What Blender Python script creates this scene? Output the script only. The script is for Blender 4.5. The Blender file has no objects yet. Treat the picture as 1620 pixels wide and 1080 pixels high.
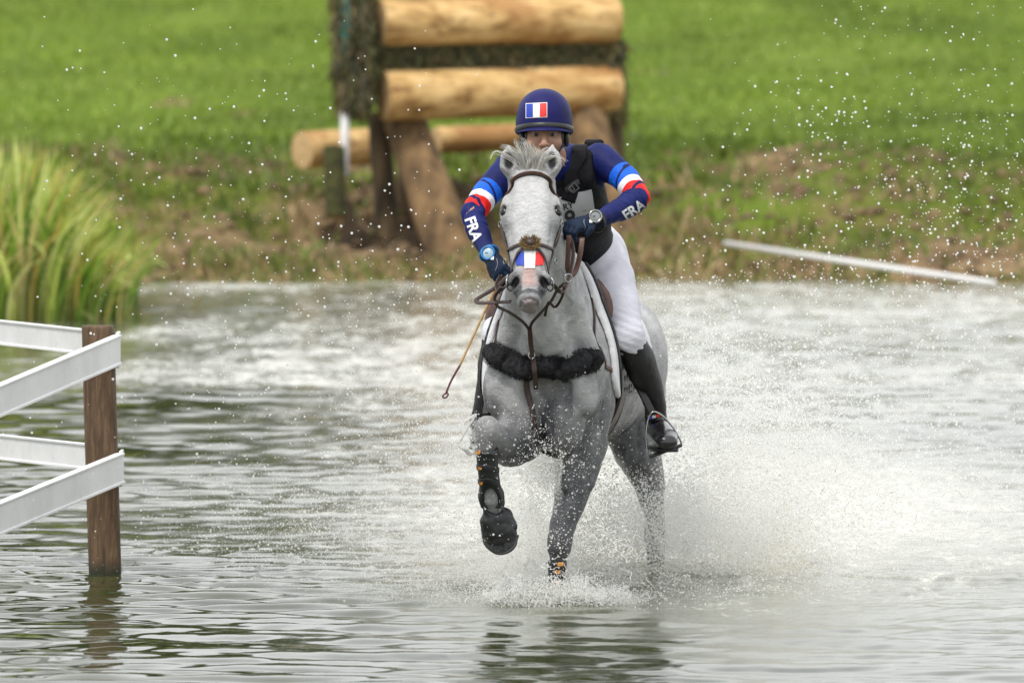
import bpy, bmesh, math, random
import numpy as np
from mathutils import Vector, Matrix
from mathutils.bvhtree import BVHTree
from math import radians as RAD, pi as PI, sin, cos

S = bpy.context.scene
COL = S.collection
rng = np.random.default_rng(7)
random.seed(7)

# ------------------------------------------------------------------ camera
F, CY, CZ = 16800.0, -40.0, 2.5          # focal length in photograph pixels, camera y and z
TH = math.atan(640.0 / F)
cam_d = bpy.data.cameras.new('camera')
cam = bpy.data.objects.new('camera', cam_d)
COL.objects.link(cam)
cam.location = (0, CY, CZ)
cam.rotation_euler = (PI / 2 - TH, 0, 0)
cam_d.sensor_width = 36.0
cam_d.lens = F * 36.0 / 1620.0
cam_d.clip_start = 1.0
cam_d.clip_end = 3000.0
cam_d.dof.use_dof = True
cam_d.dof.focus_distance = 39.6
cam_d.dof.aperture_fstop = 6.0
cam_d.dof.aperture_blades = 9
S.camera = cam

# ------------------------------------------------------------------ sky and sun
SUN_EL, SUN_ROT = 58.0, 212.0
W = bpy.data.worlds.new("World")
S.world = W
W.use_nodes = True
nt = W.node_tree
nt.nodes.clear()
wo = nt.nodes.new('ShaderNodeOutputWorld')
bg = nt.nodes.new('ShaderNodeBackground')
sky = nt.nodes.new('ShaderNodeTexSky')
sky.sky_type = 'NISHITA'
sky.sun_disc = False
sky.sun_elevation = RAD(SUN_EL)
sky.sun_rotation = RAD(SUN_ROT)
sky.dust_density = 4.0
sky.ozone_density = 1.0
# a layer of bright cloud over the sky: soft grey and white patches on the view direction
tc = nt.nodes.new('ShaderNodeTexCoord')
mp = nt.nodes.new('ShaderNodeMapping'); mp.inputs['Scale'].default_value = (1.6, 1.6, 5.0)
cn = nt.nodes.new('ShaderNodeTexNoise'); cn.inputs['Scale'].default_value = 1.7; cn.inputs['Detail'].default_value = 6
cr = nt.nodes.new('ShaderNodeValToRGB')
cr.color_ramp.elements[0].position = 0.32; cr.color_ramp.elements[0].color = (12.5, 12.8, 13.2, 1)
cr.color_ramp.elements[1].position = 0.68; cr.color_ramp.elements[1].color = (17.0, 17.0, 17.0, 1)
mx = nt.nodes.new('ShaderNodeMix'); mx.data_type = 'RGBA'; mx.inputs[0].default_value = 0.94
nt.links.new(tc.outputs['Generated'], mp.inputs['Vector'])
nt.links.new(mp.outputs[0], cn.inputs['Vector'])
nt.links.new(cn.outputs[0], cr.inputs[0])
nt.links.new(sky.outputs[0], mx.inputs[6])
nt.links.new(cr.outputs[0], mx.inputs[7])
nt.links.new(mx.outputs[2], bg.inputs[0])
bg.inputs[1].default_value = 0.092
nt.links.new(bg.outputs[0], wo.inputs[0])

sd = bpy.data.lights.new('sun', 'SUN')
sd.energy = 2.4
sd.angle = RAD(9)
sd.color = (1.0, 0.96, 0.90)
sun = bpy.data.objects.new('sun', sd)
COL.objects.link(sun)
az, el = RAD(SUN_ROT), RAD(SUN_EL)
sdir = Vector((sin(az) * cos(el), cos(az) * cos(el), sin(el)))
sun.rotation_euler = sdir.to_track_quat('Z', 'Y').to_euler()
sun.location = (0, 0, 30)

S.view_settings.view_transform = 'Standard'
S.view_settings.look = 'None'
S.view_settings.exposure = 0.0
S.view_settings.gamma = 1.0
S.cycles.max_bounces = 6
S.cycles.volume_bounces = 2
S.cycles.use_denoising = True

# ------------------------------------------------------------------ helpers
def P(u, v, y):
    """point of the world plane y=const that the photograph shows at pixel (u, v)"""
    a = (u - 810.0) / F
    b = -(v - 540.0) / F
    dy = cos(TH) + b * sin(TH)
    dz = -sin(TH) + b * cos(TH)
    t = (y - CY) / dy
    return np.array((a * t, y, CZ + dz * t))

def px(n, y=0.0):
    return n * (y - CY) / F

def tag(o, label=None, cat=None, group=None, kind=None):
    if label: o['label'] = label
    if cat: o['category'] = cat
    if group: o['group'] = group
    if kind: o['kind'] = kind
    return o

def empty(name, loc=(0, 0, 0)):
    o = bpy.data.objects.new(name, None)
    o.empty_display_size = 0.1
    o.location = loc
    COL.objects.link(o)
    return o

def link(name, me, m=None, parent=None, smooth=True):
    o = bpy.data.objects.new(name, me)
    COL.objects.link(o)
    if m is not None:
        for mm in (m if isinstance(m, (list, tuple)) else [m]):
            me.materials.append(mm)
    if smooth and len(me.polygons):
        me.polygons.foreach_set('use_smooth', np.ones(len(me.polygons), bool))
    if parent is not None:
        o.parent = parent
        o.matrix_parent_inverse = Matrix.Translation(-Vector(parent.location))
        if parent.parent is not None:
            o.matrix_parent_inverse = Matrix.Translation(-(Vector(parent.location) if parent.type == 'EMPTY' else Vector((0, 0, 0))))
    return o

def mesh_np(name, V, Fq, n=4):
    """fast mesh from numpy arrays; every face has n corners"""
    V = np.asarray(V, np.float32); Fq = np.asarray(Fq, np.int32)
    me = bpy.data.meshes.new(name)
    me.vertices.add(len(V)); me.vertices.foreach_set('co', V.ravel())
    if len(Fq):
        me.loops.add(len(Fq) * n); me.loops.foreach_set('vertex_index', Fq.ravel())
        me.polygons.add(len(Fq))
        me.polygons.foreach_set('loop_start', np.arange(len(Fq), dtype=np.int32) * n)
        me.polygons.foreach_set('loop_total', np.full(len(Fq), n, np.int32))
    me.update(calc_edges=True)
    me.validate()
    return me

def fattr(me, name, val):
    a = me.attributes.new(name, 'FLOAT', 'POINT')
    a.data.foreach_set('value', np.asarray(val, np.float32))

def cattr(me, name, rgb):
    a = me.attributes.new(name, 'FLOAT_COLOR', 'POINT')
    c = np.ones((len(rgb), 4), np.float32); c[:, :3] = rgb
    a.data.foreach_set('color', c.ravel())

def hash2(ix, iy, iz, seed):
    h = (ix * 374761393 + iy * 668265263 + iz * 2147483647 + seed * 974634777) & 0xffffffff
    h = (h ^ (h >> 13)) * 1274126177 & 0xffffffff
    h = h ^ (h >> 16)
    return (h & 0xffff) / 65535.0

def vnoise(x, y, z=None, seed=0):
    x = np.asarray(x, float); y = np.asarray(y, float)
    z = np.zeros_like(x) if z is None else np.asarray(z, float)
    xi, yi, zi = (np.floor(c).astype(np.int64) for c in (x, y, z))
    fx, fy, fz = x - xi, y - yi, z - zi
    fx, fy, fz = (f * f * (3 - 2 * f) for f in (fx, fy, fz))
    r = 0
    for dx in (0, 1):
        for dy in (0, 1):
            for dz in (0, 1):
                w = (fx if dx else 1 - fx) * (fy if dy else 1 - fy) * (fz if dz else 1 - fz)
                r = r + w * hash2(xi + dx, yi + dy, zi + dz, seed)
    return r * 2 - 1

def fbm(x, y, z=None, seed=0, octv=4, gain=0.5):
    r, a, f = 0, 1.0, 1.0
    for k in range(octv):
        r = r + a * vnoise(x * f, y * f, None if z is None else z * f, seed + k * 17)
        a *= gain; f *= 2.03
    return r

def sstep(a, b, x):
    t = np.clip((x - a) / (b - a), 0, 1)
    return t * t * (3 - 2 * t)

# ---- signed distance modelling: smooth unions of tapered limbs, meshed with surface nets
class Field:
    def __init__(s, xs, ys, zs):
        s.x, s.y, s.z = (np.asarray(a, np.float64) for a in (xs, ys, zs))
        s.D = np.full((len(s.x), len(s.y), len(s.z)), 9.0, np.float32)
    def _sub(s, lo, hi):
        sl = []
        for ax, l, h in zip((s.x, s.y, s.z), lo, hi):
            i0 = max(0, np.searchsorted(ax, l) - 2); i1 = min(len(ax), np.searchsorted(ax, h) + 2)
            if i1 <= i0: return None
            sl.append(slice(i0, i1))
        return tuple(sl)
    def _grid(s, sl):
        return (s.x[sl[0]][:, None, None], s.y[sl[1]][None, :, None], s.z[sl[2]][None, None, :])
    def _mix(s, sl, d, k, cut=False):
        D = s.D[sl]
        if cut:
            d = -d
            if k > 0:
                h = np.maximum(k - np.abs(D - d), 0) / k
                s.D[sl] = np.maximum(D, d) + h * h * k * 0.25
            else: s.D[sl] = np.maximum(D, d)
        else:
            if k > 0:
                h = np.maximum(k - np.abs(D - d), 0) / k
                s.D[sl] = np.minimum(D, d) - h * h * k * 0.25
            else: s.D[sl] = np.minimum(D, d)
    def chain(s, st, k=0.03, side=(1, 0, 0), cut=False, off=0.0):
        """st: list of (point, rside, rother); one continuous limb"""
        pts = [np.asarray(a[0], float) for a in st]
        R = [(a[1] + off, (a[2] if len(a) > 2 else a[1]) + off) for a in st]
        m = max(max(r) for r in R) + k + 0.03
        lo = np.min(pts, axis=0) - m; hi = np.max(pts, axis=0) + m
        sl = s._sub(lo, hi)
        if sl is None: return
        gx, gy, gz = s._grid(sl)
        best = None
        sd_ = np.asarray(side, float)
        for i in range(len(pts) - 1):
            a, b = pts[i], pts[i + 1]
            w = b - a; L = np.linalg.norm(w); w = w / L
            e = sd_ - w * sd_.dot(w); e /= np.linalg.norm(e)
            f = np.cross(w, e)
            dx, dy, dz = gx - a[0], gy - a[1], gz - a[2]
            tw = dx * w[0] + dy * w[1] + dz * w[2]
            t = np.clip(tw / L, 0, 1)
            t2 = t * t * (3 - 2 * t) * 0.4 + t * 0.6
            rs = R[i][0] + (R[i + 1][0] - R[i][0]) * t2
            ro = R[i][1] + (R[i + 1][1] - R[i][1]) * t2
            ew = tw - t * L
            es = dx * e[0] + dy * e[1] + dz * e[2]
            ef = dx * f[0] + dy * f[1] + dz * f[2]
            rm = np.minimum(rs, ro)
            q = np.sqrt((es / rs) ** 2 + (ef / ro) ** 2 + (ew / rm) ** 2) 
            d = (q - 1) * rm
            best = d if best is None else np.minimum(best, d)
        s._mix(sl, best.astype(np.float32), k, cut)
    def ell(s, c, r, k=0.03, axes=None, cut=False, off=0.0):
        c = np.asarray(c, float); r = np.asarray(r, float) + off
        m = max(r) + k + 0.03
        sl = s._sub(c - m, c + m)
        if sl is None: return
        gx, gy, gz = s._grid(sl)
        dx, dy, dz = gx - c[0], gy - c[1], gz - c[2]
        if axes is not None:
            A = np.asarray(axes, float)
            A = A / np.linalg.norm(A, axis=1)[:, None]
            dx, dy, dz = (dx * A[i][0] + dy * A[i][1] + dz * A[i][2] for i in range(3))
        k0 = np.sqrt((dx / r[0]) ** 2 + (dy / r[1]) ** 2 + (dz / r[2]) ** 2)
        k1 = np.sqrt((dx / r[0] ** 2) ** 2 + (dy / r[1] ** 2) ** 2 + (dz / r[2] ** 2) ** 2) + 1e-9
        d = k0 * (k0 - 1) / k1
        s._mix(sl, d.astype(np.float32), k, cut)
    def mesh(s, name, iso=0.0):
        D = s.D - iso
        ins = D < 0
        cnt = np.zeros(tuple(n - 1 for n in D.shape), np.uint8)
        for i in (0, 1):
            for j in (0, 1):
                for k in (0, 1):
                    cnt += ins[i:D.shape[0] - 1 + i, j:D.shape[1] - 1 + j, k:D.shape[2] - 1 + k]
        act = np.argwhere((cnt > 0) & (cnt < 8))
        idx = np.full(cnt.shape, -1, np.int32)
        idx[act[:, 0], act[:, 1], act[:, 2]] = np.arange(len(act))
        cor = [(i, j, k) for i in (0, 1) for j in (0, 1) for k in (0, 1)]
        vals = {c: D[act[:, 0] + c[0], act[:, 1] + c[1], act[:, 2] + c[2]] for c in cor}
        acc = np.zeros((len(act), 3)); n = np.zeros(len(act))
        for c in cor:
            for ax in range(3):
                if c[ax] == 0:
                    e = list(c); e[ax] = 1; e = tuple(e)
                    a, b = vals[c], vals[e]
                    m = (a < 0) != (b < 0)
                    t = np.where(m, a / np.where(m, a - b, 1), 0)
                    p = np.tile(np.array(c, float), (len(act), 1)); p[:, ax] += t
                    acc[m] += p[m]; n[m] += 1
        fr = act + acc / n[:, None]
        V = np.stack([np.interp(fr[:, i], np.arange(len(a)), a) for i, a in enumerate((s.x, s.y, s.z))], 1)
        faces = []
        for ax in range(3):
            b, c = (ax + 1) % 3, (ax + 2) % 3
            s0 = [slice(None)] * 3; s1 = [slice(None)] * 3
            s0[ax] = slice(0, -1); s1[ax] = slice(1, None)
            ch = ins[tuple(s0)] != ins[tuple(s1)]
            e = np.argwhere(ch)
            ok = (e[:, b] > 0) & (e[:, c] > 0) & (e[:, b] < D.shape[b] - 1) & (e[:, c] < D.shape[c] - 1)
            e = e[ok]
            fl = ins[e[:, 0], e[:, 1], e[:, 2]]
            q = []
            for ob, oc in ((-1, -1), (0, -1), (0, 0), (-1, 0)):
                t = e.copy(); t[:, b] += ob; t[:, c] += oc
                q.append(idx[t[:, 0], t[:, 1], t[:, 2]])
            q = np.stack(q, 1)
            q[~fl] = q[~fl][:, ::-1]
            faces.append(q)
        Fq = np.concatenate(faces)
        Fq = Fq[(Fq >= 0).all(1)]
        return V, Fq

def smooth_np(V, Fq, it=1, w=0.5):
    e = np.concatenate([Fq[:, [0, 1]], Fq[:, [1, 2]], Fq[:, [2, 3]], Fq[:, [3, 0]]])
    n = np.bincount(e.ravel(), minlength=len(V))[:, None].clip(1)
    for _ in range(it):
        A = np.zeros_like(V)
        for c in range(3):
            A[:, c] = np.bincount(e[:, 0], V[e[:, 1], c], len(V)) + np.bincount(e[:, 1], V[e[:, 0], c], len(V))
        V = V * (1 - w) + A / n * w
    return V

def normals_np(V, Fq):
    fn = np.cross(V[Fq[:, 2]] - V[Fq[:, 0]], V[Fq[:, 3]] - V[Fq[:, 1]])
    N = np.zeros_like(V)
    for j in range(4):
        for c in range(3):
            N[:, c] += np.bincount(Fq[:, j], fn[:, c], len(V))
    return N / (np.linalg.norm(N, axis=1)[:, None] + 1e-12)

def ax(lo, hi, st, *fine):
    """non-uniform axis: step st, with (a, b, step) finer stretches"""
    out = [lo]
    while out[-1] < hi:
        h = st
        for a, b, s_ in fine:
            if a <= out[-1] < b: h = min(h, s_)
        out.append(out[-1] + h)
    return np.array(out)

def catmull(pts, n):
    p = np.asarray(pts, float)
    if len(p) == 2: return p[0] + (p[1] - p[0]) * np.linspace(0, 1, n)[:, None]
    q = np.vstack([2 * p[0] - p[1], p, 2 * p[-1] - p[-2]])
    seg = np.linalg.norm(np.diff(p[:, :3], axis=0), axis=1); cum = np.concatenate([[0], np.cumsum(seg)])
    out = []
    for s_ in np.linspace(0, cum[-1], n):
        i = min(len(p) - 2, int(np.searchsorted(cum, s_, 'right') - 1)); t = (s_ - cum[i]) / max(seg[i], 1e-9)
        a, b, c, d = q[i], q[i + 1], q[i + 2], q[i + 3]
        out.append(0.5 * ((2 * b) + (c - a) * t + (2 * a - 5 * b + 4 * c - d) * t * t + (3 * b - a - 3 * c + d) * t ** 3))
    return np.array(out)

def bvh_np(V, Fq):
    return BVHTree.FromPolygons([tuple(v) for v in V], [tuple(int(i) for i in f) for f in Fq])

def loft(rings, closed_ring=True, cap=True):
    """rings: list of (n,3) arrays of the same n -> V, quads (caps as quads through a centre are avoided: fan of quads collapsed)"""
    n = len(rings[0]); V = np.vstack(rings); Fq = []
    m = len(rings)
    for i in range(m - 1):
        for j in range(n if closed_ring else n - 1):
            k = (j + 1) % n
            Fq.append((i * n + j, i * n + k, (i + 1) * n + k, (i + 1) * n + j))
    faces = [tuple(f) for f in Fq]
    if cap and closed_ring:
        faces.append(tuple(range(n - 1, -1, -1)))
        faces.append(tuple((m - 1) * n + j for j in range(n)))
    return V, faces

def py_mesh(name, V, faces):
    me = bpy.data.meshes.new(name)
    me.from_pydata([tuple(map(float, v)) for v in V], [], faces)
    me.update()
    return me

def tube(path, rad, n=8, side=(0, 0, 1), flat=1.0, cap=True):
    """round or flattened tube along path; rad scalar or list"""
    p = np.asarray(path, float); m = len(p)
    r = np.full(m, rad) if np.isscalar(rad) else np.interp(np.linspace(0, 1, m), np.linspace(0, 1, len(rad)), rad)
    T = np.gradient(p, axis=0); T /= np.linalg.norm(T, axis=1)[:, None] + 1e-12
    u = np.asarray(side, float); rings = []
    for i in range(m):
        e = u - T[i] * u.dot(T[i])
        if np.linalg.norm(e) < 1e-4: e = np.cross(T[i], (1, 0, 0.3))
        e /= np.linalg.norm(e); f = np.cross(T[i], e); u = e
        a = np.arange(n) / n * 2 * PI
        rings.append(p[i] + r[i] * (np.cos(a)[:, None] * e * flat + np.sin(a)[:, None] * f))
    return loft(rings, True, cap)

def strap(ctrl, width, thick=0.004, bvh=None, off=0.003, n=None, normal=None, snap=1.0, it=2):
    """leather strap: rectangular section, laid on a surface when bvh is given"""
    p = catmull(ctrl, n or max(6, int(sum(np.linalg.norm(np.diff(np.asarray(ctrl, float), axis=0), axis=1)) / 0.012)))
    N = np.tile(np.asarray(normal if normal is not None else (0, -1, 0), float), (len(p), 1))
    if bvh is not None:
        for i in range(len(p)):
            h = bvh.find_nearest(Vector(p[i]))
            if h[0] is not None:
                q = np.array(h[0]); nn = np.array(h[1])
                if (p[i] - q).dot(nn) < off or snap >= 1: p[i] = q + nn * off
                N[i] = nn
        for _ in range(it):
            p[1:-1] = p[1:-1] * .5 + (p[:-2] + p[2:]) * .25
            N[1:-1] = N[1:-1] * .4 + (N[:-2] + N[2:]) * .3
        for i in range(len(p)):
            h = bvh.find_nearest(Vector(p[i]))
            if h[0] is not None and (p[i] - np.array(h[0])).dot(np.array(h[1])) < off * .8:
                p[i] = np.array(h[0]) + np.array(h[1]) * off
    T = np.gradient(p, axis=0); T /= np.linalg.norm(T, axis=1)[:, None] + 1e-12
    rings = []
    for i in range(len(p)):
        nn = N[i] - T[i] * N[i].dot(T[i]); nn /= np.linalg.norm(nn) + 1e-9
        b = np.cross(T[i], nn)
        w = width / 2; t = thick / 2; c = min(t, w) * .5
        prof = [(-w, -t), (w, -t), (w, t - c * .6), (w - c * 2, t), (0, t * 1.15), (-w + c * 2, t), (-w, t - c * .6)]
        rings.append(np.array([p[i] + b * a_ + nn * b_ for a_, b_ in prof]))
    return loft(rings)

def merge(parts):
    V, Fs, o = [], [], 0
    for v, f in parts:
        V.append(np.asarray(v)); Fs += [tuple(int(i) + o for i in t) for t in f]; o += len(v)
    return np.vstack(V), Fs

def obj(name, vf, m, parent=None, smooth=True):
    return link(name, py_mesh(name, *vf), m, parent, smooth)

def box(c, s, R=None, bev=0.0):
    """box as V,F; optional 3x3 rows-as-axes rotation and a chamfer"""
    bm = bmesh.new(); bmesh.ops.create_cube(bm, size=1)
    for v in bm.verts: v.co = Vector((v.co.x * s[0], v.co.y * s[1], v.co.z * s[2]))
    if bev > 0: bmesh.ops.bevel(bm, geom=bm.edges[:], offset=bev, segments=2, affect='EDGES', profile=0.5)
    V = np.array([v.co[:] for v in bm.verts]); Fs = [tuple(v.index for v in f.verts) for f in bm.faces]
    bm.free()
    if R is not None: V = V @ np.asarray(R, float)
    return V + np.asarray(c, float), Fs

def unit(v):
    v = np.asarray(v, float); return v / np.linalg.norm(v)

def ring(c, r, thick, nrm, n=20, k=6, flat=1.0):
    nrm = unit(nrm); e = unit(np.cross(nrm, (0.1, 0.2, 1))); f = np.cross(nrm, e)
    rings = []
    for a in np.arange(n) / n * 2 * PI:
        d = cos(a) * e * flat + sin(a) * f
        rings.append(np.array([np.asarray(c) + d * r + thick * (cos(b) * unit(d) + sin(b) * nrm) for b in np.arange(k) / k * 2 * PI]))
    V, Fs = loft(rings, True, False)
    m = len(rings)
    Fs += [((m - 1) * k + j, (m - 1) * k + (j + 1) % k, (j + 1) % k, j) for j in range(k)]
    return V, Fs

def disc(c, r, h, nrm, n=24, e=None):
    nrm = unit(nrm); e = unit(np.cross(nrm, (0.1, 0.2, 1))) if e is None else unit(e); f = np.cross(nrm, e)
    a = np.arange(n) / n * 2 * PI
    circ = np.cos(a)[:, None] * e + np.sin(a)[:, None] * f
    c = np.asarray(c, float)
    return loft([c + circ * r, c + circ * r + nrm * h * .7, c + circ * r * .93 + nrm * h])

# ------------------------------------------------------------------ materials
def new_mat(name):
    m = bpy.data.materials.new(name); m.use_nodes = True
    return m, m.node_tree, m.node_tree.nodes['Principled BSDF']

def nd(t, typ, **kw):
    n = t.nodes.new(typ)
    for k_, v in kw.items():
        if k_ in n.inputs.keys(): n.inputs[k_].default_value = v
        else: setattr(n, k_, v)
    return n

def ramp(t, src, stops, interp='LINEAR'):
    r = t.nodes.new('ShaderNodeValToRGB'); cr_ = r.color_ramp; cr_.interpolation = interp
    while len(cr_.elements) < len(stops): cr_.elements.new(0.5)
    for e, (p_, c) in zip(cr_.elements, stops):
        e.position = p_; e.color = (*c, 1) if len(c) == 3 else c
    t.links.new(src, r.inputs[0])
    return r.outputs[0]

def mixc(t, f, a, b, mode='MIX'):
    n = t.nodes.new('ShaderNodeMix'); n.data_type = 'RGBA'; n.blend_type = mode
    for inp, v in ((n.inputs[0], f), (n.inputs[6], a), (n.inputs[7], b)):
        if hasattr(v, 'is_linked') or hasattr(v, 'links'): t.links.new(v, inp)
        elif isinstance(v, (tuple, list)): inp.default_value = (*v, 1) if len(v) == 3 else v
        else: inp.default_value = v
    return n.outputs[2]

def mathn(t, op, a, b=0.0, c=None):
    n = t.nodes.new('ShaderNodeMath'); n.operation = op
    for i, v in enumerate((a, b) if c is None else (a, b, c)):
        if hasattr(v, 'links'): t.links.new(v, n.inputs[i])
        else: n.inputs[i].default_value = v
    return n.outputs[0]

def coords(t, scale=(1, 1, 1), kind='Object'):
    c = t.nodes.new('ShaderNodeTexCoord'); m = t.nodes.new('ShaderNodeMapping')
    m.inputs['Scale'].default_value = scale
    t.links.new(c.outputs[kind], m.inputs['Vector'])
    return m.outputs[0]

def noise(t, vec, scale, detail=4, rough=0.55, dist=0.0):
    n = nd(t, 'ShaderNodeTexNoise', Scale=scale, Detail=detail, Roughness=rough, Distortion=dist)
    t.links.new(vec, n.inputs['Vector'])
    return n.outputs[0]

def bump(t, b, h, strength=0.3, dist=0.01):
    n = nd(t, 'ShaderNodeBump', Strength=strength, Distance=dist)
    t.links.new(h, n.inputs['Height'])
    t.links.new(n.outputs[0], b.inputs['Normal'])
    return n

def simple(name, c1, c2=None, rough=0.6, sc=20, bmp=0.2, bdist=0.003, bsc=None, metal=0.0, coat=0.0, stretch=(1, 1, 1), sheen=0.0):
    m, t, b = new_mat(name)
    v = coords(t, stretch)
    c2 = c2 or tuple(x * 0.7 for x in c1)
    n = noise(t, v, sc, 5)
    t.links.new(ramp(t, n, [(0.3, c2), (0.7, c1)]), b.inputs['Base Color'])
    b.inputs['Roughness'].default_value = rough
    b.inputs['Metallic'].default_value = metal
    b.inputs['Coat Weight'].default_value = coat
    b.inputs['Coat Roughness'].default_value = 0.15
    b.inputs['Sheen Weight'].default_value = sheen
    if bmp: bump(t, b, noise(t, v, bsc or sc * 4, 5), bmp, bdist)
    return m
# ------------------------------------------------------------------ terrain: pond bed, bank and rising pasture in one sheet
HALF = 810.0 / F
PROF_Y = [-400, -60, -38, -35.4, -34.6, -30, 35.2, 37.1, 37.6, 39.2, 41.5, 43.5, 46, 60, 85, 130, 220, 420, 900]
PROF_Z = [3.0, 1.0, .75, .45, -.30, -.5, -.5, -.02, .12, .33, .62, .80, .84, 1.08, 1.78, 3.6, 5.5, 9, 12]
def ground_z(X, Y):
    X = np.asarray(X, float); Y = np.asarray(Y, float)
    shore = .35 * np.sin(X * .9 + 1) + .25 * fbm(X * .8, Y * 0 + 3, None, 41, 3) - .45 * sstep(.5, 4.0, X) * (X < 30) 
    shore = shore * np.exp(-((Y - 37) / 6) ** 2)
    z = np.interp(Y - shore, PROF_Y, PROF_Z)
    side = sstep(24, 30, np.abs(X)) * (Y < 36) * (Y > -36)
    z = z * (1 - side) + side * (.5 + .02 * np.abs(X))
    bank = np.exp(-((Y - 40.5) / 3.3) ** 2)
    nearb = sstep(36.2, 37.5, Y) 
    z = z + nearb * bank * (.16 * fbm(X * 1.1, Y * .8, None, 5, 4) + .05 * fbm(X * 5, Y * 5, None, 8, 3))
    z = z + sstep(43, 48, Y) * (.05 * fbm(X * .5, Y * .3, None, 12, 3) + .012 * fbm(X * 4, Y * 4, None, 13, 2))
    # hollow scraped out in front of the jump and a lower trench left of it
    for cx, cy, r, dp in ((-1.62, 39.6, .34, .45), (-.95, 38.9, .6, .18), (.1, 38.8, .5, .12), (2.0, 42.0, .7, .10)):
        z = z - dp * np.exp(-(((X - cx) / r) ** 2 + ((Y - cy) / (r * 1.3)) ** 2))
    return z

gx = np.concatenate([-np.geomspace(400, 7, 26), np.arange(-6.6, 6.61, .075), np.geomspace(7, 400, 26)])
gy = np.concatenate([np.linspace(-400, -42, 14), np.arange(-40, -30, .8), np.arange(-30, 33, 4.0), np.arange(33.6, 48, .085), np.arange(48, 90, .4),
                     np.geomspace(90, 900, 40)])
GX, GY = np.meshgrid(gx, gy, indexing='ij')
GZ = ground_z(GX, GY)
GZ = GZ + (GY > 120) * 1.5 * fbm(GX * .012, GY * .012, None, 77, 3)
V = np.stack([GX, GY, GZ], -1).reshape(-1, 3)
ny = len(gy)
i, j = np.meshgrid(np.arange(len(gx) - 1), np.arange(ny - 1), indexing='ij')
a = (i * ny + j).ravel()
Q = np.stack([a, a + ny, a + ny + 1, a + 1], 1)
me = mesh_np('ground', V, Q)
X, Y = V[:, 0], V[:, 1]
# bare earth where hooves have torn up the bank: 1 = soil, 0 = turf
soil = np.exp(-((Y - 38.2 - .25 * np.sin(X * 1.3)) / 2.2) ** 2) * (.75 + .5 * fbm(X * 1.2, Y * .6, None, 31, 4)) * (.45 + .55 * np.exp(-((X + .35) / 1.5) ** 2) + .25 * sstep(1.5, 3, X))
soil = np.maximum(soil, (1 - sstep(37.4, 38.1, Y + .3 * vnoise(X * 2, Y * 2))) * (Y > 20))
soil = np.maximum(soil, 1.0 * np.exp(-(((X - 1.9) / .75) ** 2 + ((Y - 42.6) / 1.6) ** 2)) * (.8 + .5 * fbm(X * 3, Y * 2, None, 33, 3)))
soil = np.maximum(soil, 1.0 * np.exp(-(((X + 2.4) / 1.1) ** 2 + ((Y - 42.4) / .8) ** 2)))
soil = np.maximum(soil, .9 * np.exp(-(((X + .6) / 1.6) ** 2 + ((Y - 40.0) / 2.0) ** 2)))
soil = np.maximum(soil, .8 * np.exp(-(((X + 3.05) / .28) ** 2 + ((Y - 56) / 1.6) ** 2)) * (1 - .3 * vnoise(X * 6, Y * 2)))
soil = np.maximum(soil, .7 * np.exp(-(((X + 2.35) / .2) ** 2 + ((Y - 53) / 1.4) ** 2)))
soil = np.maximum(soil, .6 * np.exp(-(((X - 1.3) / .5) ** 2 + ((Y - 64) / 1.2) ** 2)))
fattr(me, 'soil', np.clip(soil, 0, 1))
def mud_shade(X, Y):  # dark soil patches, plus shade under the jump painted into the ground colour
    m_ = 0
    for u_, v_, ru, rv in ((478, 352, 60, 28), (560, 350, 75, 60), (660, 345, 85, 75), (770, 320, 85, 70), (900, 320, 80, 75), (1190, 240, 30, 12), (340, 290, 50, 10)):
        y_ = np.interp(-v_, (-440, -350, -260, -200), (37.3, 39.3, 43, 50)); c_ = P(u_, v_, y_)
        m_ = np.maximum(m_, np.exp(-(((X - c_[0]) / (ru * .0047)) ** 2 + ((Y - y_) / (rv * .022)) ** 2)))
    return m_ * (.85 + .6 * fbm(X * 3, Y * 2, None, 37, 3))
fattr(me, 'mud_shade', np.clip(mud_shade(X, Y), 0, 1))
fattr(me, 'worn', np.clip(np.exp(-((Y - 40.0) / 4.0) ** 2) * (.70 + .8 * fbm(X * .8, Y * .35, None, 51, 4)), 0, 1))

m, t, b = new_mat('pasture_and_mud')
v = coords(t)
so = nd(t, 'ShaderNodeAttribute', attribute_name='soil'); wn = nd(t, 'ShaderNodeAttribute', attribute_name='worn')
g1 = ramp(t, noise(t, coords(t, (.9, .28, 1)), .55, 4, .6), [(0.3, (.095, .155, .012)), (.5, (.165, .245, .022)), (0.7, (.25, .325, .048))])
g1 = mixc(t, mathn(t, 'MULTIPLY', ramp(t, noise(t, coords(t, (1, .4, 1)), 9, 5, .7), [(0.35, (0, 0, 0)), (0.75, (1, 1, 1))]), .45), g1, (.035, .095, .008))
g2 = ramp(t, noise(t, v, 2.2, 6, .7), [(0.3, (.10, .11, .028)), (.5, (.17, .20, .035)), (0.7, (.32, .24, .11))])
s1 = ramp(t, noise(t, v, 3.5, 7, .7), [(0.25, (.06, .040, .02)), (.5, (.27, .180, .095)), (0.70, (.55, .40, .23))])
c = mixc(t, wn.outputs['Fac'], g1, g2)
edge = mathn(t, 'ADD', so.outputs['Fac'], mathn(t, 'MULTIPLY', mathn(t, 'SUBTRACT', noise(t, v, 5, 6, .7), .5), .9))
c = mixc(t, ramp(t, edge, [(0.36, (0, 0, 0)), (0.62, (1, 1, 1))]), c, s1)
mu = nd(t, 'ShaderNodeAttribute', attribute_name='mud_shade')
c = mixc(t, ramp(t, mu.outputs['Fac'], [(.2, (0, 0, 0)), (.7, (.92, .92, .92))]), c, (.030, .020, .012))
t.links.new(c, b.inputs['Base Color'])
b.inputs['Roughness'].default_value = .95
b.inputs['Specular IOR Level'].default_value = .15
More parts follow.
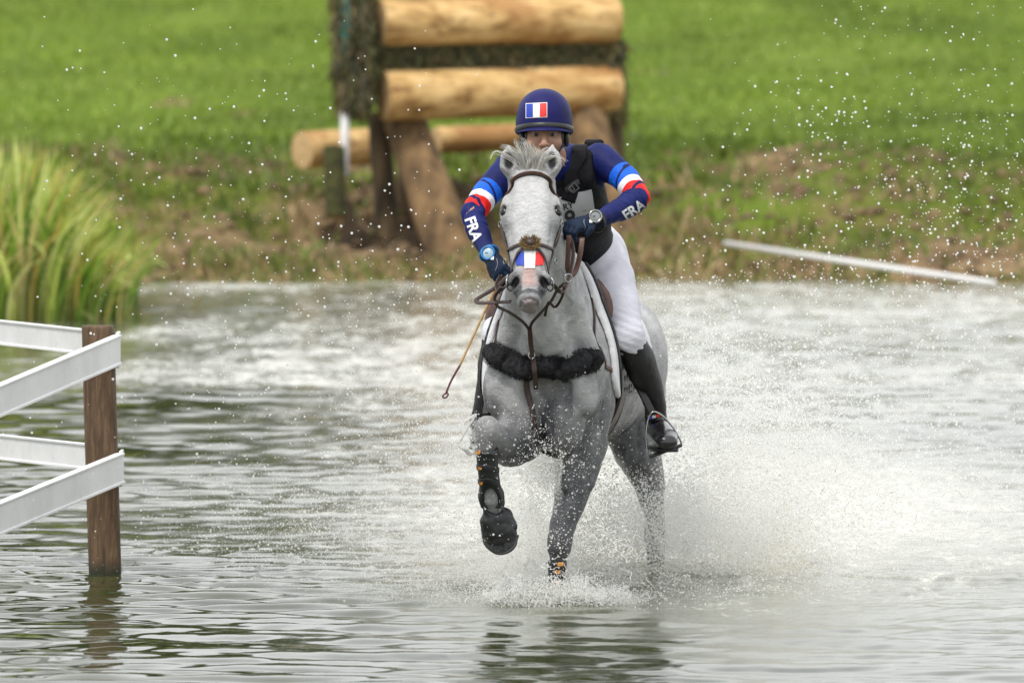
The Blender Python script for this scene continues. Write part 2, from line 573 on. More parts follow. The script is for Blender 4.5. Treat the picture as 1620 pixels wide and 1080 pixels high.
bump(t, b, noise(t, v, 14, 8, .75), .9, .06)
M_ground = m
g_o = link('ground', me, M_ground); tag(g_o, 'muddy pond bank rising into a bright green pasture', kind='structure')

# ------------------------------------------------------------------ water
def wave_h(X, Y):
    """height and disturbance of the pond surface"""
    calm = sstep(16, 30, Y) 
    d_horse = np.hypot((X - .25) / 1.4, (Y - .6) / 1.6)
    wake = np.exp(-(np.hypot((X - .9) / 2.4, (Y - 6.5) / 9.5)) ** 2)
    streak = .5 + .5 * fbm(X * .45, Y * .16, None, 88, 3)
    wake = np.maximum(wake, .72 * sstep(-.5, 4, Y) * sstep(-3.3, -1.5, X + .02 * Y) * (.66 + .44 * streak))
    wake = np.maximum(wake, .80 * sstep(13, 20, Y) * sstep(-3.1, -2.2, X + .12 * np.sin(Y)) * (.75 + .3 * streak))
    wake = np.maximum(wake, (.40 + .34 * np.clip(streak * 1.4 - .2, 0, 1)) * sstep(1.0, 4.5, Y))
    wake = np.maximum(wake, (.30 + .5 * sstep(.5, 2.5, Y)) * np.exp(-d_horse ** 2 * .9))
    calmband = np.exp(-((Y - 17.5 - .4 * X) / 1.3) ** 2) + .9 * np.exp(-((Y - 12.2 - .3 * X) / .8) ** 2)
    wake = wake * (1 - .60 * np.clip(calmband, 0, 1) * (1 - sstep(-2.0, -.9, X + .25 * np.sin(Y * 1.3))))
    h = .0
    # long swells from the right-hand side and crossing wavelets
    def trains(lams, amps, angs, seed):
        r = 0
        for k_, (L, A, an) in enumerate(zip(lams, amps, angs)):
            kx, ky = math.cos(an) * 2 * PI / L, math.sin(an) * 2 * PI / L
            wob = 1.1 * fbm(X * .55 / max(L, .2) ** .5, Y * .4 / max(L, .2) ** .5, None, seed + k_, 2)
            env = .55 + .75 * vnoise(X * .7 + k_ * 5, Y * .45, None, seed + 40 + k_)
            ph = kx * X + ky * Y + wob * 2.2 + k_ * 1.7
            r = r + A * env * (np.sin(ph) + .28 * np.cos(2 * ph))
        return r
    base = trains([1.9, 1.15, .62, .40, .27], [.0070, .0068, .0060, .0050, .0040], [1.30, 1.95, 1.05, 2.15, 1.45], 100)
    chop = trains([.85, .52, .33, .21, .15], [.0050, .0040, .0029, .0021, .0015], [.9, 2.1, 1.5, .5, 2.6], 200)
    chop = chop + .0055 * fbm(X * 5.5, Y * 4.0, None, 61, 4)
    h = base * (1 - .35 * calm) * (1 - .45 * wake) + chop * (.10 + .9 * wake) * (1 - .45 * calm)
    # the hole and the rim thrown up round the planted hoof, and the bow wave drawn across in front of the hind legs
    dx, dy = X - P(880, 940, -.1)[0], Y + .1
    r = np.hypot(dx, dy)
    h = h + .035 * np.exp(-((r - .16) / .05) ** 2) * (1 + .5 * vnoise(X * 22, Y * 22, None, 9)) - .03 * np.exp(-(r / .10) ** 2)
    bow = np.exp(-(((Y - .75 - .35 * (X - .2) ** 2) / .28) ** 2)) * sstep(-.45, .0, X) * (1 - sstep(.75, 1.25, X))
    h = h + .040 * bow * (1 + .5 * fbm(X * 6, Y * 6, None, 19, 3))
    h2 = np.exp(-(np.hypot((X - .56) / .42, (Y - 1.5) / .5) ** 2))
    h = h + .045 * h2 * (1 + .5 * fbm(X * 7, Y * 7, None, 23, 3))
    pock = np.exp(-(((X + 1.3) / 1.1) ** 2 + ((Y - 2.2) / 1.3) ** 2)) + .6 * np.exp(-(((X - 2.0) / 1.2) ** 2 + ((Y - 1.0) / 1.0) ** 2))
    h = h + .022 * pock * np.clip(vnoise(X * 16, Y * 9, None, 77) - .62, 0, 1) / .38
    px_, py_ = P(166, 910, 1.55)[:2]
    rp = np.hypot(X - px_, Y - py_)
    h = h + .004 * np.sin(rp * 34) * np.exp(-rp * 2.2)
    foam = wake
    return h, foam

wx = np.concatenate([-np.geomspace(60, 4.4, 20), np.arange(-4.3, 4.31, .02), np.geomspace(4.4, 60, 20)])
wy = np.concatenate([np.linspace(-38, -8, 30), np.arange(-7.5, 4.0, .03), np.arange(4.0, 14.0, .045), np.arange(14, 41, .09)])
WX, WY = np.meshgrid(wx, wy, indexing='ij')
WH, WF = wave_h(WX, WY)
fade = (np.abs(WX) < 12)
WH = WH * fade
V = np.stack([WX, WY, WH], -1).reshape(-1, 3); ny = len(wy)
i, j = np.meshgrid(np.arange(len(wx) - 1), np.arange(ny - 1), indexing='ij')
a = (i * ny + j).ravel()
Q = np.stack([a, a + ny, a + ny + 1, a + 1], 1)
me = mesh_np('pond_water', V, Q)
fattr(me, 'foam', WF.ravel())
m, t, b = new_mat('pond_water')
v = coords(t)
fo = nd(t, 'ShaderNodeAttribute', attribute_name='foam')
murk = ramp(t, noise(t, v, .8, 3), [(.3, (.024, .032, .009)), (.7, (.042, .052, .016))])
vs = coords(t, (1, .45, 1))
f1 = noise(t, coords(t, (1, .30, 1)), 3.4, 9, .78, .9)
f2 = noise(t, vs, 16, 6, .7)
fm = mathn(t, 'ADD', mathn(t, 'MULTIPLY', f1, .62), mathn(t, 'MULTIPLY', f2, .38))
thr = mathn(t, 'ADD', mathn(t, 'MULTIPLY', fo.outputs['Fac'], .50), fm)
fmask = ramp(t, thr, [(.84, (0, 0, 0)), (1.08, (1, 1, 1))])
foamc = ramp(t, f2, [(.3, (.36, .36, .31)), (.7, (.78, .78, .73))])
murk = mixc(t, ramp(t, mathn(t, 'ADD', fo.outputs['Fac'], mathn(t, 'MULTIPLY', mathn(t, 'SUBTRACT', f1, .5), .8)), [(.40, (0, 0, 0)), (1.0, (.85, .85, .85))]), murk, (.42, .42, .36))
t.links.new(mixc(t, fmask, murk, foamc), b.inputs['Base Color'])
t.links.new(ramp(t, fmask, [(0, (.03, .03, .03)), (1, (.55, .55, .55))]), b.inputs['Roughness'])
b.inputs['IOR'].default_value = 1.333
hh = mathn(t, 'ADD', noise(t, coords(t, (1, .8, 1)), 7, 5, .6), mathn(t, 'MULTIPLY', mathn(t, 'MULTIPLY', noise(t, v, 34, 5, .7), fo.outputs['Fac']), .75))
bb_ = bump(t, b, hh, .3, .010)
t.links.new(mathn(t, 'ADD', mathn(t, 'MULTIPLY', fo.outputs['Fac'], .30), .015), bb_.inputs['Strength'])
M_water = m
w_o = link('pond_water', me, M_water); tag(w_o, 'rippled murky green pond water whitened by the sky', kind='structure')

# ------------------------------------------------------------------ turf tufts, weeds and dead grass on the bank
def blades(n, xr, yr, hr, wr, cols, dens=None, seed=3, lean=.5, mixg=None):
    r = np.random.default_rng(seed)
    x = r.uniform(*xr, n); y = yr[0] + (yr[1] - yr[0]) * r.random(n) ** 1.25
    if dens is not None:
        kp = r.random(n) < dens(x, y); x, y = x[kp], y[kp]
    n = len(x); z = ground_z(x, y) - .01
    h = r.uniform(*hr, n) * (.6 + .6 * np.clip(fbm(x * 1.5, y * 1.2, None, 3, 2) + .5, 0, 1)); w = r.uniform(*wr, n)
    a = r.uniform(0, 2 * PI, n); l = r.normal(0, lean, n); la = r.uniform(0, 2 * PI, n)
    B = np.stack([x, y, z], 1); D = np.stack([np.cos(a), np.sin(a) * .4, 0 * a], 1) * w[:, None] / 2
    T = B + np.stack([np.cos(la) * l * h, np.sin(la) * l * h, h], 1)
    M_ = (B + T) / 2 + np.stack([0 * h, 0 * h, h * .12], 1)
    V = np.stack([B - D, B + D, M_ + D * .8, M_ - D * .8, T], 1).reshape(-1, 3)
    k_ = np.arange(n) * 5
    Fc = np.concatenate([np.stack([k_, k_ + 1, k_ + 2], 1), np.stack([k_, k_ + 2, k_ + 3], 1), np.stack([k_ + 3, k_ + 2, k_ + 4], 1)])
    cols = np.asarray(cols, float); pick = cols[r.integers(0, len(cols), n)] * r.uniform(.7, 1.25, (n, 1))
    if mixg is not None:
        g_ = np.asarray(mixg, float)[r.integers(0, len(mixg), n)] * r.uniform(.6, 1.2, (n, 1))
        pg = sstep(-.15, .45, fbm(x * .7, y * .45, None, 91, 3) + (y - 41.2) * .16 + .42 * sstep(.3, 1.5, x) + .40 * (1 - sstep(-2.2, -1.3, x)))
        pick = np.where((r.random(n) < pg)[:, None], g_, pick)
    else:
        pick = pick * (1 + .35 * fbm(x * .5, y * .16, None, 93, 3))[:, None]
    return V, Fc, np.repeat(pick, 5, 0)
m, t, b = new_mat('leaf_blade')
ca = nd(t, 'ShaderNodeAttribute', attribute_name='tint')
t.links.new(mixc(t, .35, ca.outputs['Color'], mixc(t, 1.0, ca.outputs['Color'], ramp(t, noise(t, coords(t), 3, 4), [(.3, (.5, .5, .5)), (.7, (1, 1, 1))]), 'MULTIPLY')), b.inputs['Base Color'])
b.inputs['Roughness'].default_value = .55
tr = nd(t, 'ShaderNodeBsdfTranslucent'); t.links.new(ca.outputs['Color'], tr.inputs[0])
ms = nd(t, 'ShaderNodeMixShader'); ms.inputs[0].default_value = .3
t.links.new(b.outputs[0], ms.inputs[1]); t.links.new(tr.outputs[0], ms.inputs[2])
t.links.new(ms.outputs[0], t.nodes['Material Output'].inputs['Surface'])
M_leaf = m
GREENS = [(.165, .255, .022), (.20, .29, .030), (.27, .345, .060), (.11, .175, .015)]
DRY = [(.42, .29, .13), (.30, .20, .09), (.19, .23, .04), (.15, .18, .03), (.17, .25, .035), (.52, .40, .21), (.10, .075, .03)]
V, Q, C_ = blades(74000, (-7.5, 7.5), (43.5, 96), (.03, .075), (.014, .034), GREENS, seed=3)
me = mesh_np('grass', V, Q, 3); cattr(me, 'tint', C_)
tag(link('grass', me, M_leaf, smooth=False), 'short bright green pasture grass beyond the pond', 'grass', kind='stuff')
dn = lambda x, y: (1 - .85 * np.clip(mud_shade(x, y), 0, 1)) * np.clip(.45 + .9 * fbm(x * .9, y * .7, None, 71, 3) + .35 * (y > 41.5), 0.06, 1)
V, Q, C_ = blades(46000, (-6.0, 6.0), (36.3, 45.0), (.05, .16), (.012, .03), DRY, dn, seed=5, lean=.9, mixg=[(.13, .20, .02), (.18, .26, .03), (.09, .14, .012)])
me = mesh_np('bank_weeds', V, Q, 3); cattr(me, 'tint', C_)
tag(link('bank_weeds', me, M_leaf, smooth=False), 'dry brown and green weeds over the muddy pond bank', 'weeds', kind='stuff')
# clods of torn turf and soil, too many and too blurred to count
def clods(n, seed):
    r = np.random.default_rng(seed); Vs, Fs = [], []
    bm = bmesh.new(); bmesh.ops.create_icosphere(bm, subdivisions=1, radius=1)
    bv = np.array([q.co[:] for q in bm.verts]); bf = np.array([[q.index for q in f.verts] for f in bm.faces]); bm.free()
    x = r.uniform(-5, 5, n); y = 36.6 + 7 * r.random(n); z = ground_z(x, y)
    s = r.uniform(.012, .06, n) ** 1.0
    V = bv[None] * (s[:, None, None] * r.uniform(.6, 1.3, (n, 42 if len(bv) == 42 else len(bv), 1))) * np.array((1.3, 1.2, .7)) + np.stack([x, y, z], 1)[:, None]
    Fq = bf[None] + (np.arange(n) * len(bv))[:, None, None]
    return V.reshape(-1, 3), Fq.reshape(-1, 3)
V, Q = clods(2600, 4)
M_soil = simple('torn_soil', (.30, .20, .11), (.05, .035, .02), rough=1, sc=6, bmp=.6, bdist=.02)
tag(link('soil_clods', mesh_np('soil_clods', V, Q, 3), M_soil, smooth=False), 'crumbled soil clods strewn over the bank', 'soil clods', kind='stuff')

# ------------------------------------------------------------------ reeds at the left
REED = [(.54, .64, .12), (.28, .46, .05), (.18, .34, .03), (.72, .74, .28), (.58, .44, .10), (.12, .23, .02), (.72, .60, .24), (.62, .70, .22)]
def reed_leaf(r, root, L, az_, bend, w, nseg=9):
    s = np.linspace(0, 1, nseg)
    ang = bend * s ** 1.6
    dx = np.cumsum(np.sin(ang)) * L / nseg; dz = np.cumsum(np.cos(ang)) * L / nseg
    c = root + np.stack([dx * cos(az_), dx * sin(az_), dz], 1)
    ww = w * np.minimum(1, .55 + s * 1.2) * (1 - s ** 3.0) + .0006
    sd_ = np.array((-sin(az_), cos(az_), 0)) * .55 + np.array((.8, .1, 0)); sd_ = unit(sd_)
    mid = c + np.array((0, .35, -.1)) * ww[:, None] * .3
    return np.stack([c - sd_ * ww[:, None] / 2, mid, c + sd_ * ww[:, None] / 2], 1).reshape(-1, 3)
def reed_faces(nseg=9):
    f = []
    for s in range(nseg - 1):
        for k_ in (0, 1):
            a_ = s * 3 + k_; f.append((a_, a_ + 1, a_ + 4, a_ + 3))
    return np.array(f)
reeds = empty('reed_clump', (P(60, 510, 30)[0], 30.5, -.1))
tag(reeds, 'tall yellow-green reed clump growing at the pond edge behind the white rails', 'reeds')
r = np.random.default_rng(12)
def reed_spec(r, front=False):
    x = r.uniform(-5.6, -2.62) if r.random() < .9 else r.normal(-3.1, .3); x = min(x, -2.56)
    y = r.uniform(28.8, 32.5) if not front else r.uniform(28.5, 29.6)
    edge_ = sstep(-3.25, -2.6, x)
    L = (r.uniform(.85, 1.27) * (1 - .42 * edge_) + .10 * (vnoise(x * 3, y * 2))) * (1.0 if not front else .8)
    az_ = r.normal(0, .9) if r.random() < .68 + .3 * edge_ else r.normal(PI, .8)
    bend = abs(r.normal(.65, .6)) + .4 * edge_ + (.6 if front else 0)
    return np.array((x, y, -.12)), float(L), az_, min(bend, 2.2), r.uniform(.020, .050)
base_f = reed_faces(); leaves = []
for q in range(14):
    rr = np.random.default_rng(q)
    V_ = reed_leaf(rr, np.zeros(3), rr.uniform(.9, 1.25), 0, .5 + .13 * q, .042)
    me = mesh_np('leaf', V_, base_f)
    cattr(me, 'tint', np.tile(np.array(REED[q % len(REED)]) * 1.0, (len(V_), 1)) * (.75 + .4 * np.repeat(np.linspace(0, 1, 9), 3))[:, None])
    me.materials.append(M_leaf); leaves.append(me)
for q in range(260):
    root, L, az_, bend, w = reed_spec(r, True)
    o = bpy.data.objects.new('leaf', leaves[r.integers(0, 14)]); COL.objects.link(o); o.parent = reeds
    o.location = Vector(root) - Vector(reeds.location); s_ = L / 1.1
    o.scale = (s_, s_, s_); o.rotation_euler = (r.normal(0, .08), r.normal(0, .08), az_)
Vs, Fs, Cs, o_ = [], [], [], 0
for q in range(5600):
    root, L, az_, bend, w = reed_spec(r)
    v_ = reed_leaf(r, root, L, az_, bend, w); Vs.append(v_); Fs.append(base_f + o_); o_ += len(v_)
    c_ = np.array(REED[r.integers(0, len(REED))]) * r.uniform(.7, 1.2)
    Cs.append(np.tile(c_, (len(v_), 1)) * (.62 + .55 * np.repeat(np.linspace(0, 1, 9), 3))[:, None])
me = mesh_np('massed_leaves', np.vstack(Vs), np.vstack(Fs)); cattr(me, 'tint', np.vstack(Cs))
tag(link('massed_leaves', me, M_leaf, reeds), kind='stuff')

# ------------------------------------------------------------------ the log jump on the bank
m, t, b = new_mat('peeled_log')
v = coords(t, (1, 1, 1)); vl = coords(t, (.22, 1, 1))
n1 = noise(t, vl, 9, 6, .65, .4); n2 = noise(t, vl, 2.6, 4, .6)
c = ramp(t, n1, [(.36, (.24, .12, .035)), (.47, (.56, .35, .13)), (.66, (.74, .51, .235))])
c = mixc(t, ramp(t, n2, [(.52, (0, 0, 0)), (.60, (.8, .8, .8))]), c, (.36, .17, .05))
kn = nd(t, 'ShaderNodeTexVoronoi', Scale=5.5); t.links.new(coords(t, (.5, 1, 1)), kn.inputs['Vector'])
c = mixc(t, ramp(t, kn.outputs['Distance'], [(.04, (1, 1, 1)), (.11, (0, 0, 0))]), c, (.16, .08, .03))
ck = noise(t, coords(t, (.05, 1, 1)), 22, 3, .5, .3)
c = mixc(t, ramp(t, ck, [(.60, (0, 0, 0)), (.64, (.8, .8, .8)), (.67, (0, 0, 0))]), c, (.14, .07, .025))
t.links.new(c, b.inputs['Base Color']); b.inputs['Roughness'].default_value = .75
bump(t, b, n1, .9, .03)
M_log = m
m, t, b = new_mat('sawn_log_end')
v = coords(t)
wv = nd(t, 'ShaderNodeTexNoise', Scale=30.0, Detail=4.0); t.links.new(v, wv.inputs['Vector'])
t.links.new(ramp(t, wv.outputs[0], [(.3, (.40, .25, .10)), (.7, (.66, .46, .24))]), b.inputs['Base Color'])
b.inputs['Roughness'].default_value = .8
M_end = m
M_bark = simple('rough_brown_bark', (.30, .185, .085), (.045, .028, .014), rough=.95, sc=9, bmp=.9, bdist=.03, stretch=(1, 1, .3))
M_darkpost = simple('dark_wet_timber', (.13, .085, .04), (.03, .022, .012), rough=.9, sc=10, bmp=.8, bdist=.02, stretch=(1, 1, .3))
M_moss = simple('dark_moss', (.11, .11, .03), (.025, .026, .009), rough=1, sc=14, bmp=1, bdist=.04)
def log_vf(a_, b_, r0, r1=None, n=22, seed=0, seg=26, amp=.025):
    a_, b_ = np.asarray(a_, float), np.asarray(b_, float); r1 = r1 or r0
    w = unit(b_ - a_); e = unit(np.cross(w, (0.01, .02, 1)) if abs(w[2]) < .9 else np.cross(w, (0, 1, 0))); f = np.cross(w, e)
    rings = []
    for k_ in range(seg + 1):
        s = k_ / seg; an = np.arange(n) / n * 2 * PI
        rr = (r0 + (r1 - r0) * s) * (1 + amp * vnoise(np.cos(an) * 1.3 + seed, np.sin(an) * 1.3, s * 5 + an * 0, seed) + amp * .4 * vnoise(np.cos(an) * 4, np.sin(an) * 4, s * 16 + an * 0, seed + 1))
        if k_ in (0, seg): rr = rr * .965
        off_ = 0.012 if k_ == 1 else (-.012 if k_ == seg - 1 else 0)
        c = a_ + (b_ - a_) * (s if k_ not in (1, seg - 1) else (0.006 if k_ == 1 else .994))
        rings.append(c + rr[:, None] * (np.cos(an)[:, None] * e + np.sin(an)[:, None] * f))
    V, Fs = loft(rings, True, False)
    return V, Fs, rings
def make_log(name, label, a_, b_, r0, r1=None, mat=None, mend=None, seed=0, parent=None, cat=None, group=None, amp=.025):
    V, Fs, rings = log_vf(a_, b_, r0, r1, seed=seed, amp=amp)
    if parent is None:
        root = empty(name, tuple(a_)); tag(root, label, cat, group)
        o = obj('bark' if mat is M_bark else 'shaft', (V, Fs), mat, root)
        par = root; lvl = root
    else:
        o = obj(name, (V, Fs), mat, parent); lvl = o
        if label: o['label'] = label
    for rg, sgn in ((rings[0], -1), (rings[-1], 1)):
        c = rg.mean(0); w = unit(np.asarray(b_) - np.asarray(a_)) * sgn
        n = len(rg)
        V2 = [c + w * .004] + [c + (p - c) * .5 + w * .003 for p in rg] + list(rg)
        f2 = [(0, 1 + j, 1 + (j + 1) % n) for j in range(n)] + [(1 + j, 1 + n + j, 1 + n + (j + 1) % n, 1 + (j + 1) % n) for j in range(n)]
        e = py_mesh('sawn_end', np.array(V2), f2)
        eo = bpy.data.objects.new('sawn_end', e); COL.objects.link(eo); e.materials.append(mend or M_end); eo.parent = lvl
        if lvl.type == 'EMPTY': eo.matrix_parent_inverse = Matrix.Translation(-lvl.location)
        elif lvl.parent is not None: pass
    return lvl
YJ = 39.4
jump = empty('log_jump', tuple(P(780, 430, YJ)))
tag(jump, 'tall cross country jump of two stacked peeled logs on timber legs', 'log jump')
lg = [(P(600, 36, YJ - .30), P(974, 33, YJ + .32), px(37.5, YJ), px(37.5, YJ)), (P(606, 152, YJ - .30), P(975, 141, YJ + .32), px(40, YJ), px(39, YJ))]
for q, (a_, b_, r0, r1) in enumerate(lg):
    make_log('log', None, a_, b_, r0, r1, M_log, M_end, seed=3 + q * 5, parent=jump)
# mossy board between the logs and the brushwood wing at the left
a_, b_ = P(588, 88, YJ - .28), P(985, 86, YJ + .36)
R = np.array([unit(b_ - a_), (0, 1, 0), (0, 0, 1)])
obj('mossy_board', box((a_ + b_) / 2 + (0, .04, 0), (np.linalg.norm(b_ - a_), .16, px(50, YJ)), R, .01), M_moss, jump)
def shag(n, pts_fn, L, w, seed, cols):
    r = np.random.default_rng(seed); Vs, Cs = [], []
    for q in range(n):
        p0 = pts_fn(r); l = r.uniform(*L); d = np.array((r.normal(0, .28), r.normal(0, .3), -1.0)); d = unit(d)
        s = np.array((1, 0, 0)) * r.uniform(*w)
        m1 = p0 + d * l * .5 + np.array((r.normal(0, .02), -.02, 0)); p1 = p0 + d * l + np.array((r.normal(0, .05), 0, 0))
        Vs += [p0 - s, p0 + s, m1 + s, m1 - s, p1]
        Cs += [np.array(cols[r.integers(0, len(cols))]) * r.uniform(.6, 1.3)] * 5
    k_ = np.arange(n) * 5
    Fc = np.concatenate([np.stack([k_, k_ + 1, k_ + 2], 1), np.stack([k_, k_ + 2, k_ + 3], 1), np.stack([k_ + 3, k_ + 2, k_ + 4], 1)])
    return np.array(Vs), Fc, np.array(Cs)
SH = [(.075, .085, .02), (.13, .125, .04), (.19, .15, .05), (.04, .045, .012), (.12, .085, .035)]
V, Q, C_ = shag(900, lambda r: (lambda s: a_ + (b_ - a_) * s + np.array((0, -.06 + r.normal(0, .02), r.uniform(-.10, .13))))(r.random()), (.04, .11), (.004, .012), 4, SH)
me = mesh_np('hanging_moss', V, Q, 3); cattr(me, 'tint', C_)
tag(link('hanging_moss', me, M_leaf, jump, False), kind='stuff')
def wing_pt(r):
    v_ = r.uniform(-30, 185); hw = 30 - 12 * max(0, (v_ - 120) / 70)
    return P(560 + r.uniform(-1, 1) * hw, v_ * .9, YJ - .55 + r.uniform(0, .5))
wing_f = Field(*[np.arange(l, h_, .02) for l, h_ in zip(P(520, 220, YJ) - (.1, .6, .1), P(610, -40, YJ) + (.1, .5, .1))])
wing_f.chain([(P(566, -40, YJ - .25), .13, .20), (P(560, 60, YJ - .25), .125, .22), (P(560, 125, YJ - .25), .12, .22), (P(572, 170, YJ - .22), .07, .15)], k=.03)
wv_, wq_ = wing_f.mesh('wing')
wv_ = wv_ + normals_np(wv_, wq_) * (.03 * fbm(wv_[:, 0] * 9, wv_[:, 1] * 9, wv_[:, 2] * 6, 3, 3))[:, None]
link('brush_wing', mesh_np('brush_wing', wv_, wq_), M_moss, jump)
V, Q, C_ = shag(2600, wing_pt, (.07, .19), (.004, .012), 6, SH)
me = mesh_np('hanging_twigs', V, Q, 3); cattr(me, 'tint', C_)
tag(link('hanging_twigs', me, M_leaf, jump, False), kind='stuff')
V, Q, C_ = shag(420, lambda r: P(975 + r.uniform(-14, 14), r.uniform(60, 185), YJ + .2 + r.uniform(0, .3)), (.05, .14), (.004, .012), 8, SH)
me = mesh_np('hanging_twigs', V, Q, 3); cattr(me, 'tint', C_)
tag(link('hanging_twigs', me, M_leaf, jump, False), kind='stuff')
# legs
for q, (a_, b_, r0, r1, mm) in enumerate([
        (P(640, 188, YJ + .05), P(728, 440, YJ - .75), px(33, YJ), px(41, YJ), M_bark),
        (P(598, 180, YJ + .15), P(618, 425, YJ - .1), px(17, YJ), px(20, YJ), M_darkpost),
        (P(655, 190, YJ + .45), P(650, 400, YJ + .5), px(24, YJ), px(28, YJ), M_darkpost),
        (P(925, 178, YJ + .25), P(985, 430, YJ - .5), px(33, YJ), px(40, YJ), M_bark),
        (P(965, 180, YJ + .45), P(962, 400, YJ + .4), px(22, YJ), px(26, YJ), M_darkpost)]):
    make_log('support_post', None, a_, b_, r0, r1, mm, M_end, seed=30 + q, parent=jump, amp=.06)
# small logs behind
for q, (lab, a_, b_, r0) in enumerate([
        ('short peeled log lying low behind the left wing of the jump', P(478, 238, YJ + 1.0), P(585, 232, YJ + 1.4), px(30, YJ)),
        ('low log lying behind the legs of the jump, right of the short one', P(690, 222, YJ + 1.2), P(905, 214, YJ + 1.7), px(22, YJ))]):
    make_log('background_log', lab, a_, b_, r0, mat=M_log, cat='log', seed=50 + q)
make_log('stump', 'upright mossy stump with a pale sawn top beside the white flag pole', P(532, 345, YJ - .6), P(528, 232, YJ - .5), px(17, YJ), mat=M_moss, cat='stump', seed=60)
M_white = simple('white_plastic', (.80, .80, .80), (.74, .74, .75), rough=.35, sc=8, bmp=.08)
M_teal = simple('teal_band', (.10, .34, .30), rough=.4, bmp=0)
fp = empty('flag_pole', tuple(P(545, 280, YJ + .05))); tag(fp, 'white flag pole with a teal top standing by the left wing of the jump', 'flag pole')
obj('pole', tube([P(545, 278, YJ - .46), P(546, 150, YJ - .40)], px(7.0, YJ), 10, (1, 0, 0)), M_white, fp)
obj('teal_sleeve', tube([P(546, 92, YJ - .50), P(547, -60, YJ - .50)], px(7.6, YJ), 10, (1, 0, 0)), M_teal, fp)
# the white rail washed against the right-hand bank
_unused = np.array([P(1153, 386, 38.6), P(1300, 409, 37.4), P(1450, 431, 36.2), P(1572, 447, 35.2)])
wp = obj('fallen_pole', tube([P(1148, 385, 37.8), P(1574, 448, 35.0)], px(4.4, 37), 10, (0, 0, 1)), M_white)
tag(wp, 'long thin white pole lying from the muddy bank down to the water', 'pole')

# ------------------------------------------------------------------ fence in the water at the left
m, t, b = new_mat('stained_post_wood')
v = coords(t, (1, 1, .12)); v2 = coords(t, (1, 1, .4))
c = ramp(t, noise(t, v, 60, 6, .7), [(.28, (.035, .019, .009)), (.5, (.105, .062, .032)), (.75, (.22, .140, .078))])
c = mixc(t, ramp(t, noise(t, v2, 9, 5, .7), [(.62, (0, 0, 0)), (.72, (.55, .55, .55))]), c, (.33, .29, .24))
sx = nd(t, 'ShaderNodeSeparateXYZ'); t.links.new(coords(t), sx.inputs[0])
c = mixc(t, ramp(t, mathn(t, 'ADD', sx.outputs['Z'], mathn(t, 'MULTIPLY', noise(t, v2, 30, 4), .08)), [(.05, (1, 1, 1)), (.11, (0, 0, 0))]), c, (.022, .024, .010))
t.links.new(c, b.inputs['Base Color']); b.inputs['Roughness'].default_value = .72
bump(t, b, noise(t, v, 70, 6, .7), .8, .004)
M_post = m
m, t, b = new_mat('white_vinyl_rail')
v = coords(t, (1, 1, 1))
c = ramp(t, noise(t, v, 3, 6, .7), [(.3, (.66, .66, .67)), (.6, (.80, .80, .80))])
c = mixc(t, ramp(t, noise(t, coords(t, (1, .4, 1)), 38, 5, .75), [(.60, (0, 0, 0)), (.74, (.6, .6, .6))]), c, (.40, .38, .30))
t.links.new(c, b.inputs['Base Color']); b.inputs['Roughness'].default_value = .45
M_rail = m
fy = 1.6
fence = empty('fence', tuple(P(165, 910, fy))); tag(fence, 'white railed fence corner on a brown wooden post standing in the pond', 'fence')
pc = P(166, 911, fy); rpst = px(26, fy)
PH = P(155, 515, fy)[2]
an = np.arange(20) / 20 * 2 * PI; rings = []
topx = P(155, 515, fy)[0]; botx = P(166, 911, fy)[0]
for zz in np.concatenate([[-.5], np.linspace(-.1, PH - .01, 22), [PH]]):
    s = (zz) / PH; cx_ = botx + (topx - botx) * s
    rr = rpst * (1 + .02 * vnoise(np.cos(an) * 3, np.sin(an) * 3, an * 0 + zz * 2, 6)) * (.975 if zz == PH else 1)
    sq = (np.abs(np.cos(an)) ** 5 + np.abs(np.sin(an)) ** 5) ** (-1 / 5)    # rounded square
    rr = rr * (.55 + .45 * sq)
    rings.append(np.stack([cx_ + rr * np.cos(an), fy + rr * np.sin(an), an * 0 + zz], 1))
obj('post', loft(rings), M_post, fence)
def rail(a_, b_, hgt, thick=.035):
    a_, b_ = np.asarray(a_, float), np.asarray(b_, float)
    d = unit(b_ - a_); up = unit(np.array((0, 0, 1.0)) - d * d[2]); nn = np.cross(d, up)
    lip = .007
    prof = [(-thick / 2, -hgt / 2), (thick / 2, -hgt / 2), (thick / 2, -hgt / 2 + lip), (thick / 2 - .006, -hgt / 2 + lip * 1.6), (thick / 2 - .006, hgt / 2 - lip * 1.6),
            (thick / 2, hgt / 2 - lip), (thick / 2, hgt / 2), (-thick / 2, hgt / 2), (-thick / 2, hgt / 2 - lip), (-thick / 2 + .006, hgt / 2 - lip * 1.6),
            (-thick / 2 + .006, -hgt / 2 + lip * 1.6), (-thick / 2, -hgt / 2 + lip)]
    return loft([np.array([a_ + (b_ - a_) * s + nn * p + up * q for p, q in prof]) for s in np.linspace(0, 1, 8)])
E1 = fy - rpst - .02
obj('rail', rail(P(186, 553, E1), P(-420, 812, E1 - 6.0) , px(47, fy)), M_rail, fence, False)
obj('rail', rail(P(191, 740, E1), P(-420, 992, E1 - 5.0), px(48, fy)), M_rail, fence, False)
obj('rail', rail(P(140, 541, fy + .04), P(-520, 468, fy + 7), px(40, fy)), M_rail, fence, False)
obj('rail', rail(P(140, 722, fy + .04), P(-520, 650, fy + 7), px(41, fy)), M_rail, fence, False)
for u_, v_ in ((187, 553), (192, 740)):
    c = P(u_, v_, fy - .02)
    V, Fs = box(c, (.013, 2 * rpst + .05, px(56, fy)), None, .003)
    bk = obj('rail_bracket', (V, Fs), M_rail, fence)
    sc = [disc(c + np.array((-.05, -rpst - .055, q * .035)), .006, .004, (0, -1, 0), 8) for q in (-1, 1)]
    obj('screw', merge(sc), M_darkpost, fence)
